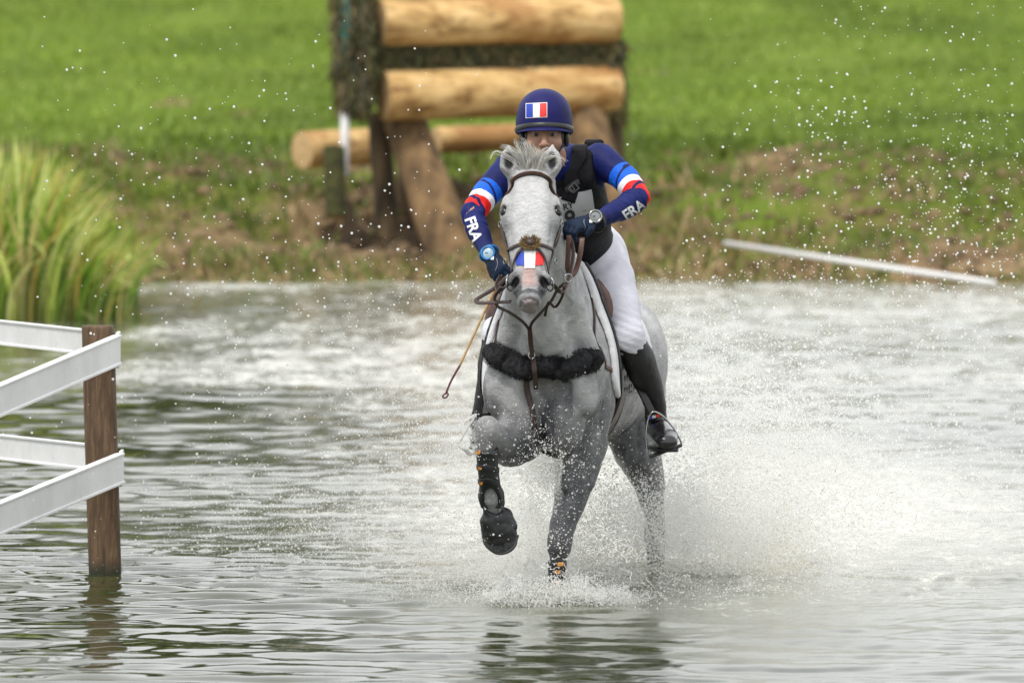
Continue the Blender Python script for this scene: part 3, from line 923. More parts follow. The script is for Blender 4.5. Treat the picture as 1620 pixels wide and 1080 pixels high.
# ------------------------------------------------------------------ the wood above the pasture: out of frame, but mirrored in the pond
r = np.random.default_rng(5)
bm = bmesh.new(); bmesh.ops.create_icosphere(bm, subdivisions=2, radius=1)
bv = np.array([q.co[:] for q in bm.verts]); bf = np.array([[q.index for q in f.verts] for f in bm.faces]); bm.free()
Vs, Fs, o_ = [], [], 0
for q in range(900):
    x = -1.5 - abs(r.normal(0, 30)) if r.random() < .80 else r.uniform(0, 40); y = 112 + abs(x) * .12 + r.uniform(0, 16); z0 = float(ground_z(x, y))
    H_ = (10.5 if x < 0 else 3.6) + (2.5 if x < 0 else .4) * vnoise(np.array([x * .09]), np.array([2.]))[0]
    zc = z0 + r.uniform(.5, H_); s = r.uniform(1.2, 2.4) * (1.15 - .5 * (zc - z0) / H_) * (1 if x < 0 else .6)
    rad_q = s * (1 + .35 * vnoise(bv[:, 0] * 2 + q, bv[:, 1] * 2, bv[:, 2] * 2, 3))[:, None]
    Vs.append(bv * rad_q + (x, y, zc)); Fs.append(bf + o_); o_ += len(bv)
M_wood = simple('dark_foliage', (.055, .075, .022), (.022, .032, .010), rough=.9, sc=1.5, bmp=1, bdist=.3)
tag(link('wood', mesh_np('wood', np.vstack(Vs), np.vstack(Fs), 3), M_wood, smooth=False), 'dark green wood standing along the top of the pasture', 'wood', kind='stuff')
# ------------------------------------------------------------------ horse
def hx(y): return 0.140 + 0.165 * y       # the body's centre line drifts right as it goes back

def horse_materials():
    m, t, b = new_mat('grey_horse_coat')
    bk = nd(t, 'ShaderNodeAttribute', attribute_name='blk')
    v = coords(t)
    at = nd(t, 'ShaderNodeAttribute', attribute_name='pig')
    pk = nd(t, 'ShaderNodeAttribute', attribute_name='pink')
    blotch = noise(t, v, 6, 5, 0.6)
    vor = nd(t, 'ShaderNodeTexVoronoi', Scale=26.0, feature='SMOOTH_F1'); 
    wob = nd(t, 'ShaderNodeVectorMath', operation='MULTIPLY_ADD')
    nv = nd(t, 'ShaderNodeTexNoise', Scale=14.0); t.links.new(v, nv.inputs['Vector'])
    t.links.new(nv.outputs['Color'], wob.inputs[0]); wob.inputs[1].default_value = (.05, .05, .05); t.links.new(v, wob.inputs[2])
    t.links.new(wob.outputs[0], vor.inputs['Vector'])
    dap = ramp(t, vor.outputs['Distance'], [(0.15, (1, 1, 1)), (0.6, (0, 0, 0))])
    light = ramp(t, blotch, [(0.3, (.29, .295, .315)), (0.7, (.60, .60, .60))])
    light = mixc(t, mathn(t, 'MULTIPLY', dap, 0.40), light, (.70, .70, .69))
    fine = noise(t, coords(t, (1, 1, .35)), 260, 3, 0.7)
    light = mixc(t, mathn(t, 'MULTIPLY', fine, 0.38), light, (.27, .27, .285))
    dark = ramp(t, noise(t, v, 30, 5, 0.7), [(0.3, (.022, .023, .028)), (0.75, (.125, .128, .142))])
    pl_ = nd(t, 'ShaderNodeAttribute', attribute_name='pale')
    light = mixc(t, mathn(t, 'MULTIPLY', pl_.outputs['Fac'], .12), light, (.80, .80, .79))
    c = mixc(t, at.outputs['Fac'], light, dark)
    c = mixc(t, pk.outputs['Fac'], c, (.50, .33, .30))
    c = mixc(t, bk.outputs['Fac'], c, (.010, .009, .010))
    t.links.new(c, b.inputs['Base Color'])
    t.links.new(ramp(t, mathn(t, 'ADD', at.outputs['Fac'], mathn(t, 'MULTIPLY', mathn(t, 'SUBTRACT', noise(t, v, 12, 4), .5), .6)), [(.35, (.55, .55, .55)), (.8, (.26, .26, .26))]), b.inputs['Roughness'])
    b.inputs['Specular IOR Level'].default_value = 0.45
    h = mathn(t, 'ADD', mathn(t, 'MULTIPLY', noise(t, v, 45, 5, .6), 1.0), mathn(t, 'MULTIPLY', noise(t, coords(t, (1, 1, .3)), 420, 2), .35))
    wr = noise(t, coords(t, (1, 1, 2.2)), 26, 4, .55, 1.6)
    h = mathn(t, 'ADD', h, mathn(t, 'MULTIPLY', ramp(t, wr, [(.42, (0, 0, 0)), (.5, (1, 1, 1)), (.58, (0, 0, 0))]), .35))
    bump(t, b, h, 0.7, 0.006)
    return m

Fh = Field(ax(-.45, .80, .009, (-.25, .42, .0065)), ax(-1.22, 1.85, .016, (-1.22, -.55, .006), (-.55, .05, .008)),
           ax(-.42, 1.82, .009, (1.08, 1.80, .006)))
def HT(y, z, rw, rh, dx=0.0): return (np.array((hx(y) + dx, y, z)), rw, rh)
# trunk
Fh.chain([HT(-.10, .90, .165, .25), HT(.12, .895, .195, .335), HT(.45, .87, .225, .335), HT(.80, .85, .255, .30),
          HT(1.12, .83, .25, .27), HT(1.38, .80, .20, .23)], k=0.0)
Fh.ell((hx(.10), .12, 1.16), (.075, .26, .10), k=.10)                     # withers
Fh.ell((hx(1.15), 1.15, .98), (.15, .28, .14), k=.10)                    # croup
for s in (-1, 1):
    Fh.ell((hx(.03) + s * .132, .03, .83), (.105, .17, .24), k=.07, axes=[(1, 0, 0), (0, 1, .35), (0, -.35, 1)])   # shoulder blade
    Fh.ell((hx(-.16) + s * .145, -.18, .81), (.080, .085, .12), k=.028)        # point of the shoulder
    Fh.ell((hx(-.15) + s * .078, -.20, .70), (.074, .095, .15), k=.022)         # breast muscle
    Fh.ell((hx(1.2) + s * .13, 1.22, .86), (.135, .25, .22), k=.08)         # haunch
# neck
NK = [(P(843, 292, -.66), .070, .095), (P(847, 325, -.56), .078, .125), (P(853, 372, -.42), .098, .165),
      (P(861, 425, -.27), .125, .205), (P(867, 480, -.12), .150, .25), (P(869, 530, .05), .165, .27)]
Fh.chain(NK, k=.07)
Fh.chain([(P(846, 440, -.52), .035, .04), (P(856, 490, -.40), .052, .05), (P(862, 540, -.32), .07, .06)], k=.05)   # windpipe
for s in (-1, 1):    # brachiocephalic ridges of the neck
    Fh.chain([(P(850 + s * 26, 430, -.40), .03, .04), (P(862 + s * 48, 500, -.26), .042, .05), (P(868 + s * 68, 575, -.17), .05, .06)], k=.045)
    Fh.chain([(P(862 + s * 16, 520, -.345), .022, .03), (P(866 + s * 36, 580, -.27), .03, .04), (P(868 + s * 58, 640, -.24), .035, .05)], k=.03)
Fh.chain([(np.array((hx(-.2), -.325, .84)), .012), (np.array((hx(-.2), -.325, .58)), .016)], k=.03, cut=True)   # groove between the breast muscles
# planted foreleg (image right)
Fh.chain([(P(928, 640, .0), .095, .14), (P(928, 700, -.02), .078, .110), (P(917, 752, -.06), .059, .080), (P(902, 800, -.10), .045, .056),
          (P(889, 832, -.125), .042, .045)], k=.05)
Fh.chain([(P(889, 832, -.125), .042, .045), (P(885, 852, -.135), .047, .046), (P(884, 866, -.13), .046, .043), (P(882, 884, -.12), .031, .032),
          (P(881, 915, -.10), .026, .030), (P(880, 945, -.09), .027, .032), (P(879, 972, -.10), .036, .038), (P(878, 995, -.15), .030, .030)], k=.015)
Fh.chain([(P(878, 1000, -.15), .042, .045), (P(878, 1030, -.18), .058, .062)], k=.01)
Fh.ell(P(885, 858, -.17), (.030, .016, .034), k=.02)                    # knee cap
for q_ in ((P(905, 690, -.10), P(892, 770, -.15)), (P(948, 700, -.04), P(930, 765, -.10))):
    Fh.chain([(q_[0], .034, .04), (q_[1], .018, .02)], k=.012)
Fh.chain([(P(935, 690, -.09), .03, .03), (P(915, 760, -.125), .022, .02), (P(893, 825, -.15), .014, .012)], k=.03)  # extensor
# raised foreleg (image left)
Fh.chain([(P(838, 655, -.02), .10, .13), (P(826, 692, -.10), .095, .10), (P(806, 704, -.22), .078, .085), (P(786, 694, -.34), .058, .060),
          (P(773, 684, -.42), .048, .048)], k=.05)
Fh.chain([(P(771, 676, -.425), .046, .044), (P(769, 692, -.43), .046, .042), (P(770, 712, -.425), .034, .034), (P(772, 740, -.41), .029, .032),
          (P(775, 770, -.38), .029, .033), (P(778, 789, -.36), .039, .039), (P(783, 808, -.32), .031, .031)], k=.02)
Fh.ell(P(769, 676, -.465), (.032, .02, .036), k=.02)
Fh.chain([(P(786, 818, -.31), .045, .042), (P(792, 850, -.28), .062, .055), (P(793, 856, -.28), .060, .05)], k=.012)
# hind legs
Fh.chain([(P(995, 640, 1.25), .13, .22), (P(1008, 705, 1.18), .095, .16), (P(1026, 765, 1.24), .060, .10), (P(1036, 815, 1.36), .040, .062),
          (P(1036, 848, 1.42), .046, .062), (P(1038, 880, 1.38), .036, .042), (P(1040, 950, 1.30), .031, .036), (P(1040, 975, 1.27), .038, .04),
          (P(1040, 1000, 1.2), .05, .06)], k=.05)
Fh.chain([(P(915, 640, 1.25), .13, .20), (P(910, 700, 1.15), .095, .15), (P(902, 755, 1.2), .058, .09), (P(893, 800, 1.35), .041, .060),
          (P(888, 838, 1.42), .042, .060), (P(887, 870, 1.40), .034, .042), (P(886, 930, 1.35), .030, .036), (P(886, 955, 1.3), .038, .04),
          (P(886, 985, 1.25), .05, .06)], k=.05)
# head
HA, HB = P(841, 268, -.70), P(838, 462, -1.02)
hd = unit(HB - HA); HL = np.linalg.norm(HB - HA)
hf = unit(np.cross(hd, (1, 0, 0)))
if hf[1] > 0: hf = -hf                                                     # points out of the face, towards the camera
def H(t, f=0.0, x=0.0): return HA + hd * HL * t + hf * f + np.array((x, 0, 0))
FH0 = Field(Fh.x, Fh.y, Fh.z)
Fx = FH0
Fx.chain([(H(.00, -.045), .066, .075), (H(.14, -.045), .086, .092), (H(.30, -.055), .096, .108), (H(.45, -.055), .092, .105),
          (H(.62, -.048), .076, .086), (H(.80, -.035), .062, .066), (H(.94, -.030), .058, .058), (H(1.03, -.035), .046, .046)], k=0)
Fx.chain([(H(.10, .012), .058, .03), (H(.25, .024), .072, .032), (H(.42, .026), .062, .028), (H(.62, .016), .046, .026), (H(.84, .006), .034, .024)], k=.035)
for s in (-1, 1):
    Fx.ell(H(.34, -.085, s * .072), (.032, .07, .10), k=.03, axes=[(1, 0, 0), hf, hd])      # jowl
    Fx.chain([(H(.26, -.005, s * .080), .026), (H(.36, .002, s * .090), .028), (H(.44, -.006, s * .082), .022)], k=.018)   # brow and orbit
    Fx.chain([(H(.44, -.012, s * .088), .013), (H(.60, -.018, s * .074), .010), (H(.70, -.02, s * .064), .008)], k=.02)      # facial crest
    Fx.ell(H(.355, .014, s * .1010), (.017, .016, .022), k=.007, axes=[(1, 0, 0), hf, hd], cut=True)   # eye opening
    Fx.ell(H(.17, -.005, s * .066), (.022, .022, .035), k=.03, cut=True, axes=[(1, 0, 0), hf, hd])  # hollow above the eye
    Fx.ell(H(.925, -.008, s * .046), (.030, .030, .042), k=.02, axes=[(1, 0, s * -.3), hf, hd])
    ax3 = [(1, 0, s * .45), hf, np.cross((1, 0, s * .45), hf)]
    Fx.ell(H(.935, .010, s * .052), (.0125, .040, .026), k=.008, cut=True, axes=ax3)      # nostril
    Fx.chain([(H(.80, .018, s * .030), .010), (H(.90, .010, s * .026), .010)], k=.015)
Fx.ell(H(1.055, .004), (.036, .026, .028), k=.02, axes=[(1, 0, 0), hf, hd])               # upper lip
Fx.ell(H(1.060, -.030), (.026, .024, .018), k=.012, axes=[(1, 0, 0), hf, hd])               # lower lip
Fx.ell(H(1.082, -.012), (.042, .05, .0022), k=.006, cut=True, axes=[(1, 0, 0), hf, hd])       # mouth
# ears
for s in (-1, 1):
    base = H(.06, -.02, s * .056); tip = P(839 + s * 35, 231, -.73)
    mid = P(839 + s * 34, 256, -.735)
    Fx.chain([(base, .024, .022), (mid + (0, 0, -.014), .036, .026), (mid + (0, 0, .024), .031, .022), (tip, .007, .006)], k=.015)
    Fx.chain([(mid + np.array((-s * .001, -.028, -.042)), .015, .012), (mid + np.array((0, -.030, -.008)), .0265, .022),
              (mid + np.array((0, -.026, .026)), .0225, .018), (tip + np.array((0, -.016, -.016)), .005, .006)], k=.003, cut=True)
k = .05; h = np.maximum(k - np.abs(Fh.D - Fx.D), 0) / k
# joining head and neck: keep the ears crisp by limiting the blend to the poll and throat
Fh.D = np.minimum(Fh.D, Fx.D) - (h * h * k * .25) * (Fh.z[None, None, :] < 1.60) * (Fh.y[None, :, None] > -.86)
V, Q = Fh.mesh('horse')
del FH0, Fx
Nn = normals_np(V, Q)
# veins, skin folds and muscle relief
rel = .0078 * fbm(V[:, 0] * 9, V[:, 1] * 9, V[:, 2] * 6, 3, 3)
headm = V[:, 1] < -.62
rel = np.where(headm, rel * .24, rel)
ve = np.abs(vnoise(V[:, 0] * 13 + .3 * np.sin(V[:, 2] * 20), V[:, 1] * 13, V[:, 2] * 9, 11))
rel = rel + np.where((V[:, 2] < 1.05) | headm, .0024, .0042) * (1 - sstep(0, .085, ve))
V = V + Nn * rel[:, None]
V = smooth_np(V, Q, 1, .35)
bvh_horse = bvh_np(V, Q)
horse = empty('horse', (hx(.3), .3, -.35))
tag(horse, 'grey horse cantering through the pond towards the camera with its rider', 'horse')
me = mesh_np('body', V, Q)
# skin pigment: dark muzzle, knees and lower legs, wet dark patches low on the chest
x, y, z = V.T
th_ = ((V - HA) @ hd) / HL; fh_ = (V - HA) @ hf
inhead = (y < -.60) & (z > 1.0)
pig = np.zeros(len(V))
pig = np.maximum(pig, np.where(inhead, sstep(.80, .93, th_ + .06 * fbm(x * 30, y * 30, z * 30, 5, 2)) * .95, 0))
pig = np.where(inhead & (np.abs(x - H(.94)[0]) < .024 + .01 * vnoise(z * 40, x * 9, None, 5)) & (th_ > .72) & (th_ < 1.0), .15, pig)
pig = np.where(inhead & (th_ > 1.04) , .55, pig)
for s in (-1, 1):
    pig = np.maximum(pig, .9 * np.exp(-np.sum((V - H(.355, .010, s * .096)) ** 2, 1) / .026 ** 2))
    pig = np.maximum(pig, .95 * np.exp(-np.sum((V - H(.935, .006, s * .050)) ** 2, 1) / .026 ** 2))
    mid = P(839 + s * 34, 256, -.735) + np.array((0, -.006, 0))
    dd = (V - mid) / np.array((.022, .017, .045))
    pig = np.maximum(pig, .88 * (1 - sstep(.7, 1.05, np.linalg.norm(dd, axis=1))))
blk = np.zeros(len(V))
for s in (-1, 1):
    blk = np.maximum(blk, np.exp(-np.sum(((V - H(.358, .012, s * .100)) / .0185) ** 4, 1)))
    blk = np.maximum(blk, np.exp(-np.sum(((V - H(.935, .000, s * .050)) / .020) ** 2, 1)))
    mid = P(839 + s * 34, 256, -.735) + np.array((0, .002, -.006)); dd = (V - mid) / np.array((.0245, .019, .042))
    blk = np.maximum(blk, .93 * (1 - sstep(.7, 1.05, np.linalg.norm(dd, axis=1))))
    cheek = np.exp(-((x - H(.5)[0] - s * .098) / .026) ** 2) * sstep(.36, .46, th_) * (1 - sstep(.8, .95, th_))
    pig = np.maximum(pig, np.where(inhead, cheek * (.72 + .25 * fbm(x * 25, y * 25, z * 25, 9, 3)), 0))
    pig = np.maximum(pig, np.where(inhead, .55 * np.exp(-np.sum(((V - H(.36, 0, s * .095)) / .042) ** 2, 1)), 0))
    pig = np.maximum(pig, np.where(inhead, .4 * np.exp(-(((x - H(.25)[0] - s * .072) / .020) ** 2 + ((th_ - .21) / .07) ** 2)), 0))
fattr(me, 'pale', np.where(inhead, 1 - .5 * sstep(.7, 1, th_), .25 * sstep(.9, 1.3, z)) * (.8 + .3 * fbm(x * 14, y * 14, z * 14, 71, 3)))
pale_leg = np.exp(-np.sum(((V - P(779, 792, -.36)) / (.06, .07, .055)) ** 2, 1))
fattr(me, 'blk', np.clip(blk, 0, 1))
low = 1 - sstep(.34, .98, z + .10 * fbm(x * 5, y * 5, z * 4, 9, 3))
pig = np.maximum(pig, np.where(z < 1.0, low * .95, 0))
chest = np.exp(-(((x - hx(-.2) + .015) / .13) ** 2 + ((z - .58) / .17) ** 2)) * (y < -.05)
pig = np.maximum(pig, np.clip(chest * 1.15 + .18 * fbm(x * 12, y * 12, z * 12, 44, 3) * chest, 0, 1))
pig = np.maximum(pig, .8 * np.exp(-(((x - P(812, 670, -.2)[0]) / .05) ** 2 + ((z - P(812, 670, -.2)[2]) / .08) ** 2)) * (y < -.05))
rl = (1 - sstep(-.10, .02, x)) * (1 - sstep(-.22, -.10, y)) * (1 - sstep(.70, .82, z))
pig = np.maximum(pig, rl * (.55 + .25 * vnoise(x * 14, y * 14, z * 14, 3)))
pig = np.maximum(pig, .22 * sstep(.1, .7, fbm(x * 4, y * 4, z * 4, 21, 3)) * (y > -.45))
hoof = ((z < -.14) & (y < 0)) | (z < -.3)
pig = np.where(hoof, 1, pig)
wet = sstep(.05, .55, fbm(x * 7, y * 7, z * 3.2, 61, 4)) * (1 - sstep(.75, 1.0, z)) * (y < .6)
pig = np.maximum(pig, wet * .75 * (1 - pale_leg))
drip = sstep(.25, .6, fbm(x * 28, y * 28, z * 4, 63, 3)) * (1 - sstep(.6, .95, z))
pig = np.clip(pig + drip * .25, 0, 1)
pig = pig * (1 - .88 * np.clip(pale_leg * 1.5, 0, 1))
fattr(me, 'pig', np.clip(pig, 0, 1))
pink = np.where(inhead, np.exp(-((x - H(.9)[0] + .002) / .024) ** 2) * sstep(.78, .84, th_ + .03 * vnoise(x * 60, z * 60, None, 2)) * (1 - sstep(.955, 1.0, th_)) * (fh_ > -.03), 0)
pink = np.maximum(pink, np.where(inhead, .35 * np.exp(-((x - H(1)[0]) / .03) ** 2) * sstep(1.06, 1.09, th_), 0))
fattr(me, 'pink', np.clip(pink, 0, 1))
M_coat = horse_materials()
body = link('body', me, M_coat, horse)
M_eye = simple('dark_wet_eye', (.008, .006, .005), (.004, .003, .003), rough=.22, bmp=0)
for s in (-1, 1):
    e = Field(*[np.linspace(c - .026, c + .026, 24) for c in H(.358, .004, s * .0955)])
    e.ell(H(.358, .004, s * .0955), (.0175, .0185, .021), k=0, axes=[(1, 0, 0), hf, hd])
    ev, eq = e.mesh('eye'); link('eye', mesh_np('eye', ev, eq), M_eye, horse)

# forelock and mane: loose white strands blown up between the ears
M_hair = simple('white_horse_hair', (.94, .93, .90), (.78, .77, .74), rough=.45, sc=60, bmp=0)
t = M_hair.node_tree; trn = nd(t, 'ShaderNodeBsdfTranslucent'); trn.inputs[0].default_value = (.95, .94, .9, 1); mxs = nd(t, 'ShaderNodeMixShader'); mxs.inputs[0].default_value = .45
t.links.new(t.nodes['Principled BSDF'].outputs[0], mxs.inputs[1]); t.links.new(trn.outputs[0], mxs.inputs[2]); t.links.new(mxs.outputs[0], t.nodes['Material Output'].inputs['Surface'])
def strands(n, fn, r0=.0011):
    parts = []
    for i in range(n):
        parts.append(tube(fn(i), [r0, r0 * .9, r0 * .35], 3, (0, 1, .1), cap=False))
    return merge(parts)
def forelock(i):
    a = rng.normal(0, 1)
    root = H(.01 + rng.uniform(-.05, .07), -.012, rng.normal(0, .021))
    kind = rng.random()
    if kind < .60:      # rises from between the ears, fans out upward
        sp = rng.normal(0, .9); L = rng.uniform(.03, .115)
        d0 = unit((sp * .5, -.25, 1)); d1 = unit((sp * 1.3 - .3, -.35 - .2 * rng.random(), .5 + rng.normal(0, .3)))
        return catmull([root, root + d0 * L * .45, root + d0 * L * .75 + d1 * L * .3, root + d0 * L * .8 + d1 * L * .8], 8)
    elif kind < .85:   # falls to either side behind the browband
        sg = rng.choice((-1, 1)); L = rng.uniform(.05, .10)
        return catmull([root, root + np.array((sg * L * .4, -.02, .035)), root + np.array((sg * L * .85, -.02, .02)), root + np.array((sg * L * 1.1, -.01, -.02 - .03 * rng.random()))], 8)
    else:              # long wisps to the left
        L = rng.uniform(.09, .15)
        return catmull([root, root + np.array((-.02, -.03, .07)), root + np.array((-L * .6, -.04, .08 + rng.normal(0, .015))), root + np.array((-L, -.04, .06 + rng.normal(0, .03)))], 9)
LOCKS = [([(834, 272), (822, 248), (804, 234), (788, 229)], 24, .6), ([(837, 270), (827, 244), (820, 228), (813, 214)], 34, .7),
         ([(840, 270), (836, 244), (831, 226), (820, 212)], 34, .8), ([(844, 270), (845, 246), (838, 230), (833, 222)], 40, .9),
         ([(846, 272), (852, 250), (862, 238), (876, 234)], 34, .7), ([(849, 273), (860, 254), (878, 246), (893, 257), (895, 268)], 22, .4),
         ([(831, 272), (816, 256), (798, 244), (782, 240), (771, 258)], 12, .4), ([(842, 272), (842, 258), (848, 244), (846, 232)], 40, 1.2),
         ([(838, 272), (830, 256), (828, 246), (818, 238)], 40, 1.0), ([(850, 276), (856, 262), (860, 252), (866, 250)], 26, .8)]
def locks():
    parts = []
    for ctrl, n, fz_ in LOCKS:
        n = int(n * .75); m_ = len(ctrl)
        for i in range(n):
            j0 = rng.normal(0, 1, 3); pts = []
            cut_ = rng.uniform(.7, 1.0)
            for k_, (u_, v_) in enumerate(ctrl):
                s = k_ / (m_ - 1)
                base_ = P(u_, v_, -.735 - .05 * s)
                pts.append(base_ + j0 * (.0095 * (1 - .5 * s)) * (1, 1, .4) + rng.normal(0, .0050 * fz_ * (.4 + 1.2 * s), 3))
            c_ = catmull(pts, 11)[:max(5, int(11 * cut_))]
            parts.append(tube(c_, [.0013, .0012, .0005], 3, (0, 1, .1), cap=False))
    return merge(parts)
obj('forelock', locks(), M_hair, horse)
obj('poll_hair', strands(60, lambda i: (lambda r0, d_: catmull([r0, r0 + d_ * .018, r0 + d_ * .03 + (0, 0, .004)], 5))(H(.04 + rng.uniform(-.03, .05), -.004, rng.normal(0, .020)), unit((rng.normal(0, .6), -.5, 1)))), M_hair, horse)
def manef(i):
    t = rng.random()
    c = catmull([H(-.03, -.06), P(847, 288, -.52), P(853, 318, -.36), P(862, 352, -.12)], 30)[int(t * 29)]
    c = c + np.array((rng.normal(0, .012), 0, 0.0))
    sg = rng.choice((-1, 1), p=(.3, .7)); L = rng.uniform(.02, .05)
    h_ = bvh_horse.ray_cast(Vector(c + np.array((0, 0, .4))), Vector((0, 0, -1)))
    if h_[0] is not None and h_[0].z > c[2] - .2: c[2] = h_[0].z - .004
    return catmull([c, c + np.array((sg * .01, .02, .018)), c + np.array((sg * L * .6, .05, .010)), c + np.array((sg * L, .08, -.03 + rng.normal(0, .01)))], 7)
obj('mane', strands(380, manef), M_hair, horse)
def tailf(i):
    c = np.array((hx(1.6) + rng.normal(0, .02), 1.60, .98))
    sx = rng.normal(0, .05)
    return catmull([c + (0, -.1, 0), c + np.array((sx * .3, .06, .03)), c + np.array((sx * .5 - .05, .15, -.14)), c + np.array((sx * .8 - .07, .22, -.28)), c + np.array((sx * .9 - .08, .26, -.42))], 8)
obj('tail', strands(260, tailf, .0025), M_hair, horse)
# ------------------------------------------------------------------ tack
def leather(name, c1, c2, rough=.42):
    m, t, b = new_mat(name)
    v = coords(t)
    t.links.new(ramp(t, noise(t, v, 25, 5, .7), [(.3, c2), (.72, c1)]), b.inputs['Base Color'])
    b.inputs['Roughness'].default_value = rough
    bump(t, b, noise(t, v, 300, 3, .6), .3, .001)
    return m
M_brown = leather('dark_brown_leather', (.060, .030, .022), (.022, .012, .010))
M_brownlt = leather('worn_brown_leather', (.15, .070, .048), (.065, .030, .021))
M_black = leather('black_leather', (.018, .017, .018), (.008, .008, .009), .38)
M_steel = simple('steel', (.42, .42, .41), (.25, .25, .25), rough=.22, metal=1, bmp=0)
M_fleece_b = simple('black_fleece', (.030, .030, .035), (.008, .008, .011), rough=.9, sc=60, bmp=1, bdist=.01)
M_fleece_t = simple('tan_fleece', (.42, .30, .13), (.22, .14, .05), rough=1, sc=90, bmp=1, bdist=.006)
M_rub = simple('black_rubber', (.022, .024, .027), (.010, .011, .012), rough=.42, sc=18, bmp=.35, bdist=.004)
M_orange = simple('orange_label', (.80, .33, .04), rough=.5, bmp=0)
M_pad = simple('white_quilted_cotton', (.78, .78, .80), (.66, .66, .68), rough=.8, sc=14, bmp=.5, bdist=.01)
B = bvh_horse
def onhorse(name, pts, w, m, par, th=.005, off=.004, n=None, label=None):
    o = obj(name, strap(pts, w, th, B, off, n, it=5), m, par)
    if label: o['label'] = label
    return o

bridle = empty('bridle', tuple(H(.1, .0)))
tag(bridle, 'brown leather bridle with a crossed noseband on the grey horse head', 'bridle')
bb = [H(.20, -.030, -.10), H(.165, .0, -.088), H(.125, .03, -.05), H(.11, .04, 0), H(.125, .03, .05), H(.165, .0, .088), H(.20, -.030, .10)]
o = onhorse('browband', bb, .017, M_brown, bridle, .007, .005, 36)
onhorse('browband_piping', [p + np.array((0, -.004, .001)) for p in bb], .006, M_brownlt, bridle, .006, .011, 36)
bits = {}
for s in (-1, 1):
    bit = H(.895, -.030, s * .073); bits[s] = bit
    onhorse('cheekpiece', [H(.19, -.04, s * .10), H(.28, -.045, s * .12), H(.42, -.045, s * .12), H(.58, -.04, s * .11), H(.74, -.035, s * .10), H(.86, -.03, s * .085)], .015, M_brown, bridle, .005, .005, 40)
    ckb = onhorse('cheek_strap', [H(.13, -.065, s * .12), H(.30, -.075, s * .13), H(.50, -.075, s * .12), H(.60, -.07, s * .10)], .012, M_brown, bridle, .004, .004, 30)
    obj('bit_ring', ring(bit, .027, .0032, (1, s * .55, .1), 24), M_steel, bridle)
    for tt in (.40, .70): obj('buckle', ring(H(tt, -.040, s * (.104 - .02 * (tt > .6))) + np.array((s * .010, -.012, 0)), .010, .0022, (s * .9, -.5, 0), 8), M_steel, bridle)
    # noseband halves, crossing under the fleece disc to the chin
    onhorse('noseband_strap', [H(.63, -.03, s * .10), H(.645, .0, s * .08), H(.665, .03, s * .04), H(.67, .04, 0)], .012, M_brown, bridle, .004, .005, 24)
    onhorse('noseband_strap', [H(.67, .04, 0), H(.71, .03, s * .028), H(.77, .01, s * .050), H(.84, -.02, s * .066), H(.89, -.05, s * .07)], .011, M_brown, bridle, .004, .008, 28)
c = H(.67, .030); h_ = B.find_nearest(Vector(c)); c = np.array(h_[0]); nn = np.array(h_[1])
fz = []
for i in range(420):
    a = rng.uniform(0, 2 * PI); r_ = .024 * math.sqrt(rng.random())
    e = unit(np.cross(nn, (1, 0, 0))); d = np.array((1, 0, 0)) * cos(a) * r_ * 1.25 + e * sin(a) * r_
    q = c + d + nn * .006
    fz.append(tube([q, q + nn * .010 + d * .25 + rng.normal(0, .002, 3), q + nn * .014 + d * .5], [.0016, .0006], 3, (0, 0, 1), cap=False))
obj('fleece_pad', merge([disc(c - nn * .002, .021, .012, nn, 18)] + fz), M_fleece_t, bridle)
obj('fleece_pad_cover', disc(c + nn * .010 + np.array((0, 0, .004)), .016, .010, nn, 10), M_brown, bridle)

def quadgrid(c00, c10, c01, c11, nu, nv, bvh, off, d=(0, 1, 0)):
    """sheet stretched between four corners and laid on a surface along direction d"""
    V = []; Fs = []
    c00, c10, c01, c11 = (np.asarray(c, float) for c in (c00, c10, c01, c11))
    for jv in range(nv + 1):
        for iu in range(nu + 1):
            s, t_ = iu / nu, jv / nv
            p = (c00 * (1 - s) + c10 * s) * (1 - t_) + (c01 * (1 - s) + c11 * s) * t_
            dd = unit(d); h = bvh.ray_cast(Vector(p - dd * .3), Vector(dd))
            if h[0] is None or abs((np.array(h[0]) - p).dot(dd)) > .12:
                h = bvh.find_nearest(Vector(p))
            nrm = np.array(h[1]); q = np.array(h[0]) + nrm * off
            V.append(q)
    for jv in range(nv):
        for iu in range(nu):
            a_ = jv * (nu + 1) + iu
            Fs.append((a_, a_ + 1, a_ + nu + 2, a_ + nu + 1))
    return np.array(V), Fs
def plain(name, c, rough=.6, coat=0.0):
    return simple(name, c, tuple(x * .92 for x in c), rough=rough, bmp=.1, sc=60, bdist=.001, coat=coat)
M_fblue = plain('flag_blue', (.02, .055, .42)); M_fwhite = plain('flag_white', (.80, .80, .80)); M_fred = plain('flag_red', (.72, .03, .03))
# tricolour nose patch
ptc = [(-.052, -.021, M_fblue), (-.021, .019, M_fwhite), (.019, .050, M_fred)]
patch = empty('nose_patch', tuple(H(.72, .02))); tag(patch, 'blue, white and red flag patch stuck across the horse nose', 'flag patch')
for x0, x1, mm in ptc:
    lo = .855 if mm is M_fwhite else .835
    tt0, tt1 = .725, lo
    sq = lambda x_: abs(x_) * .25
    vf = quadgrid(H(tt0, 0, x0), H(tt0, 0, x1), H(tt1 - (.02 if x0 < -.04 else 0), 0, x0 * .92), H(tt1 - (.02 if x1 > .04 else 0), 0, x1 * .92), 10, 8, B, .0035, -hf)
    obj('stripe', vf, mm, patch)

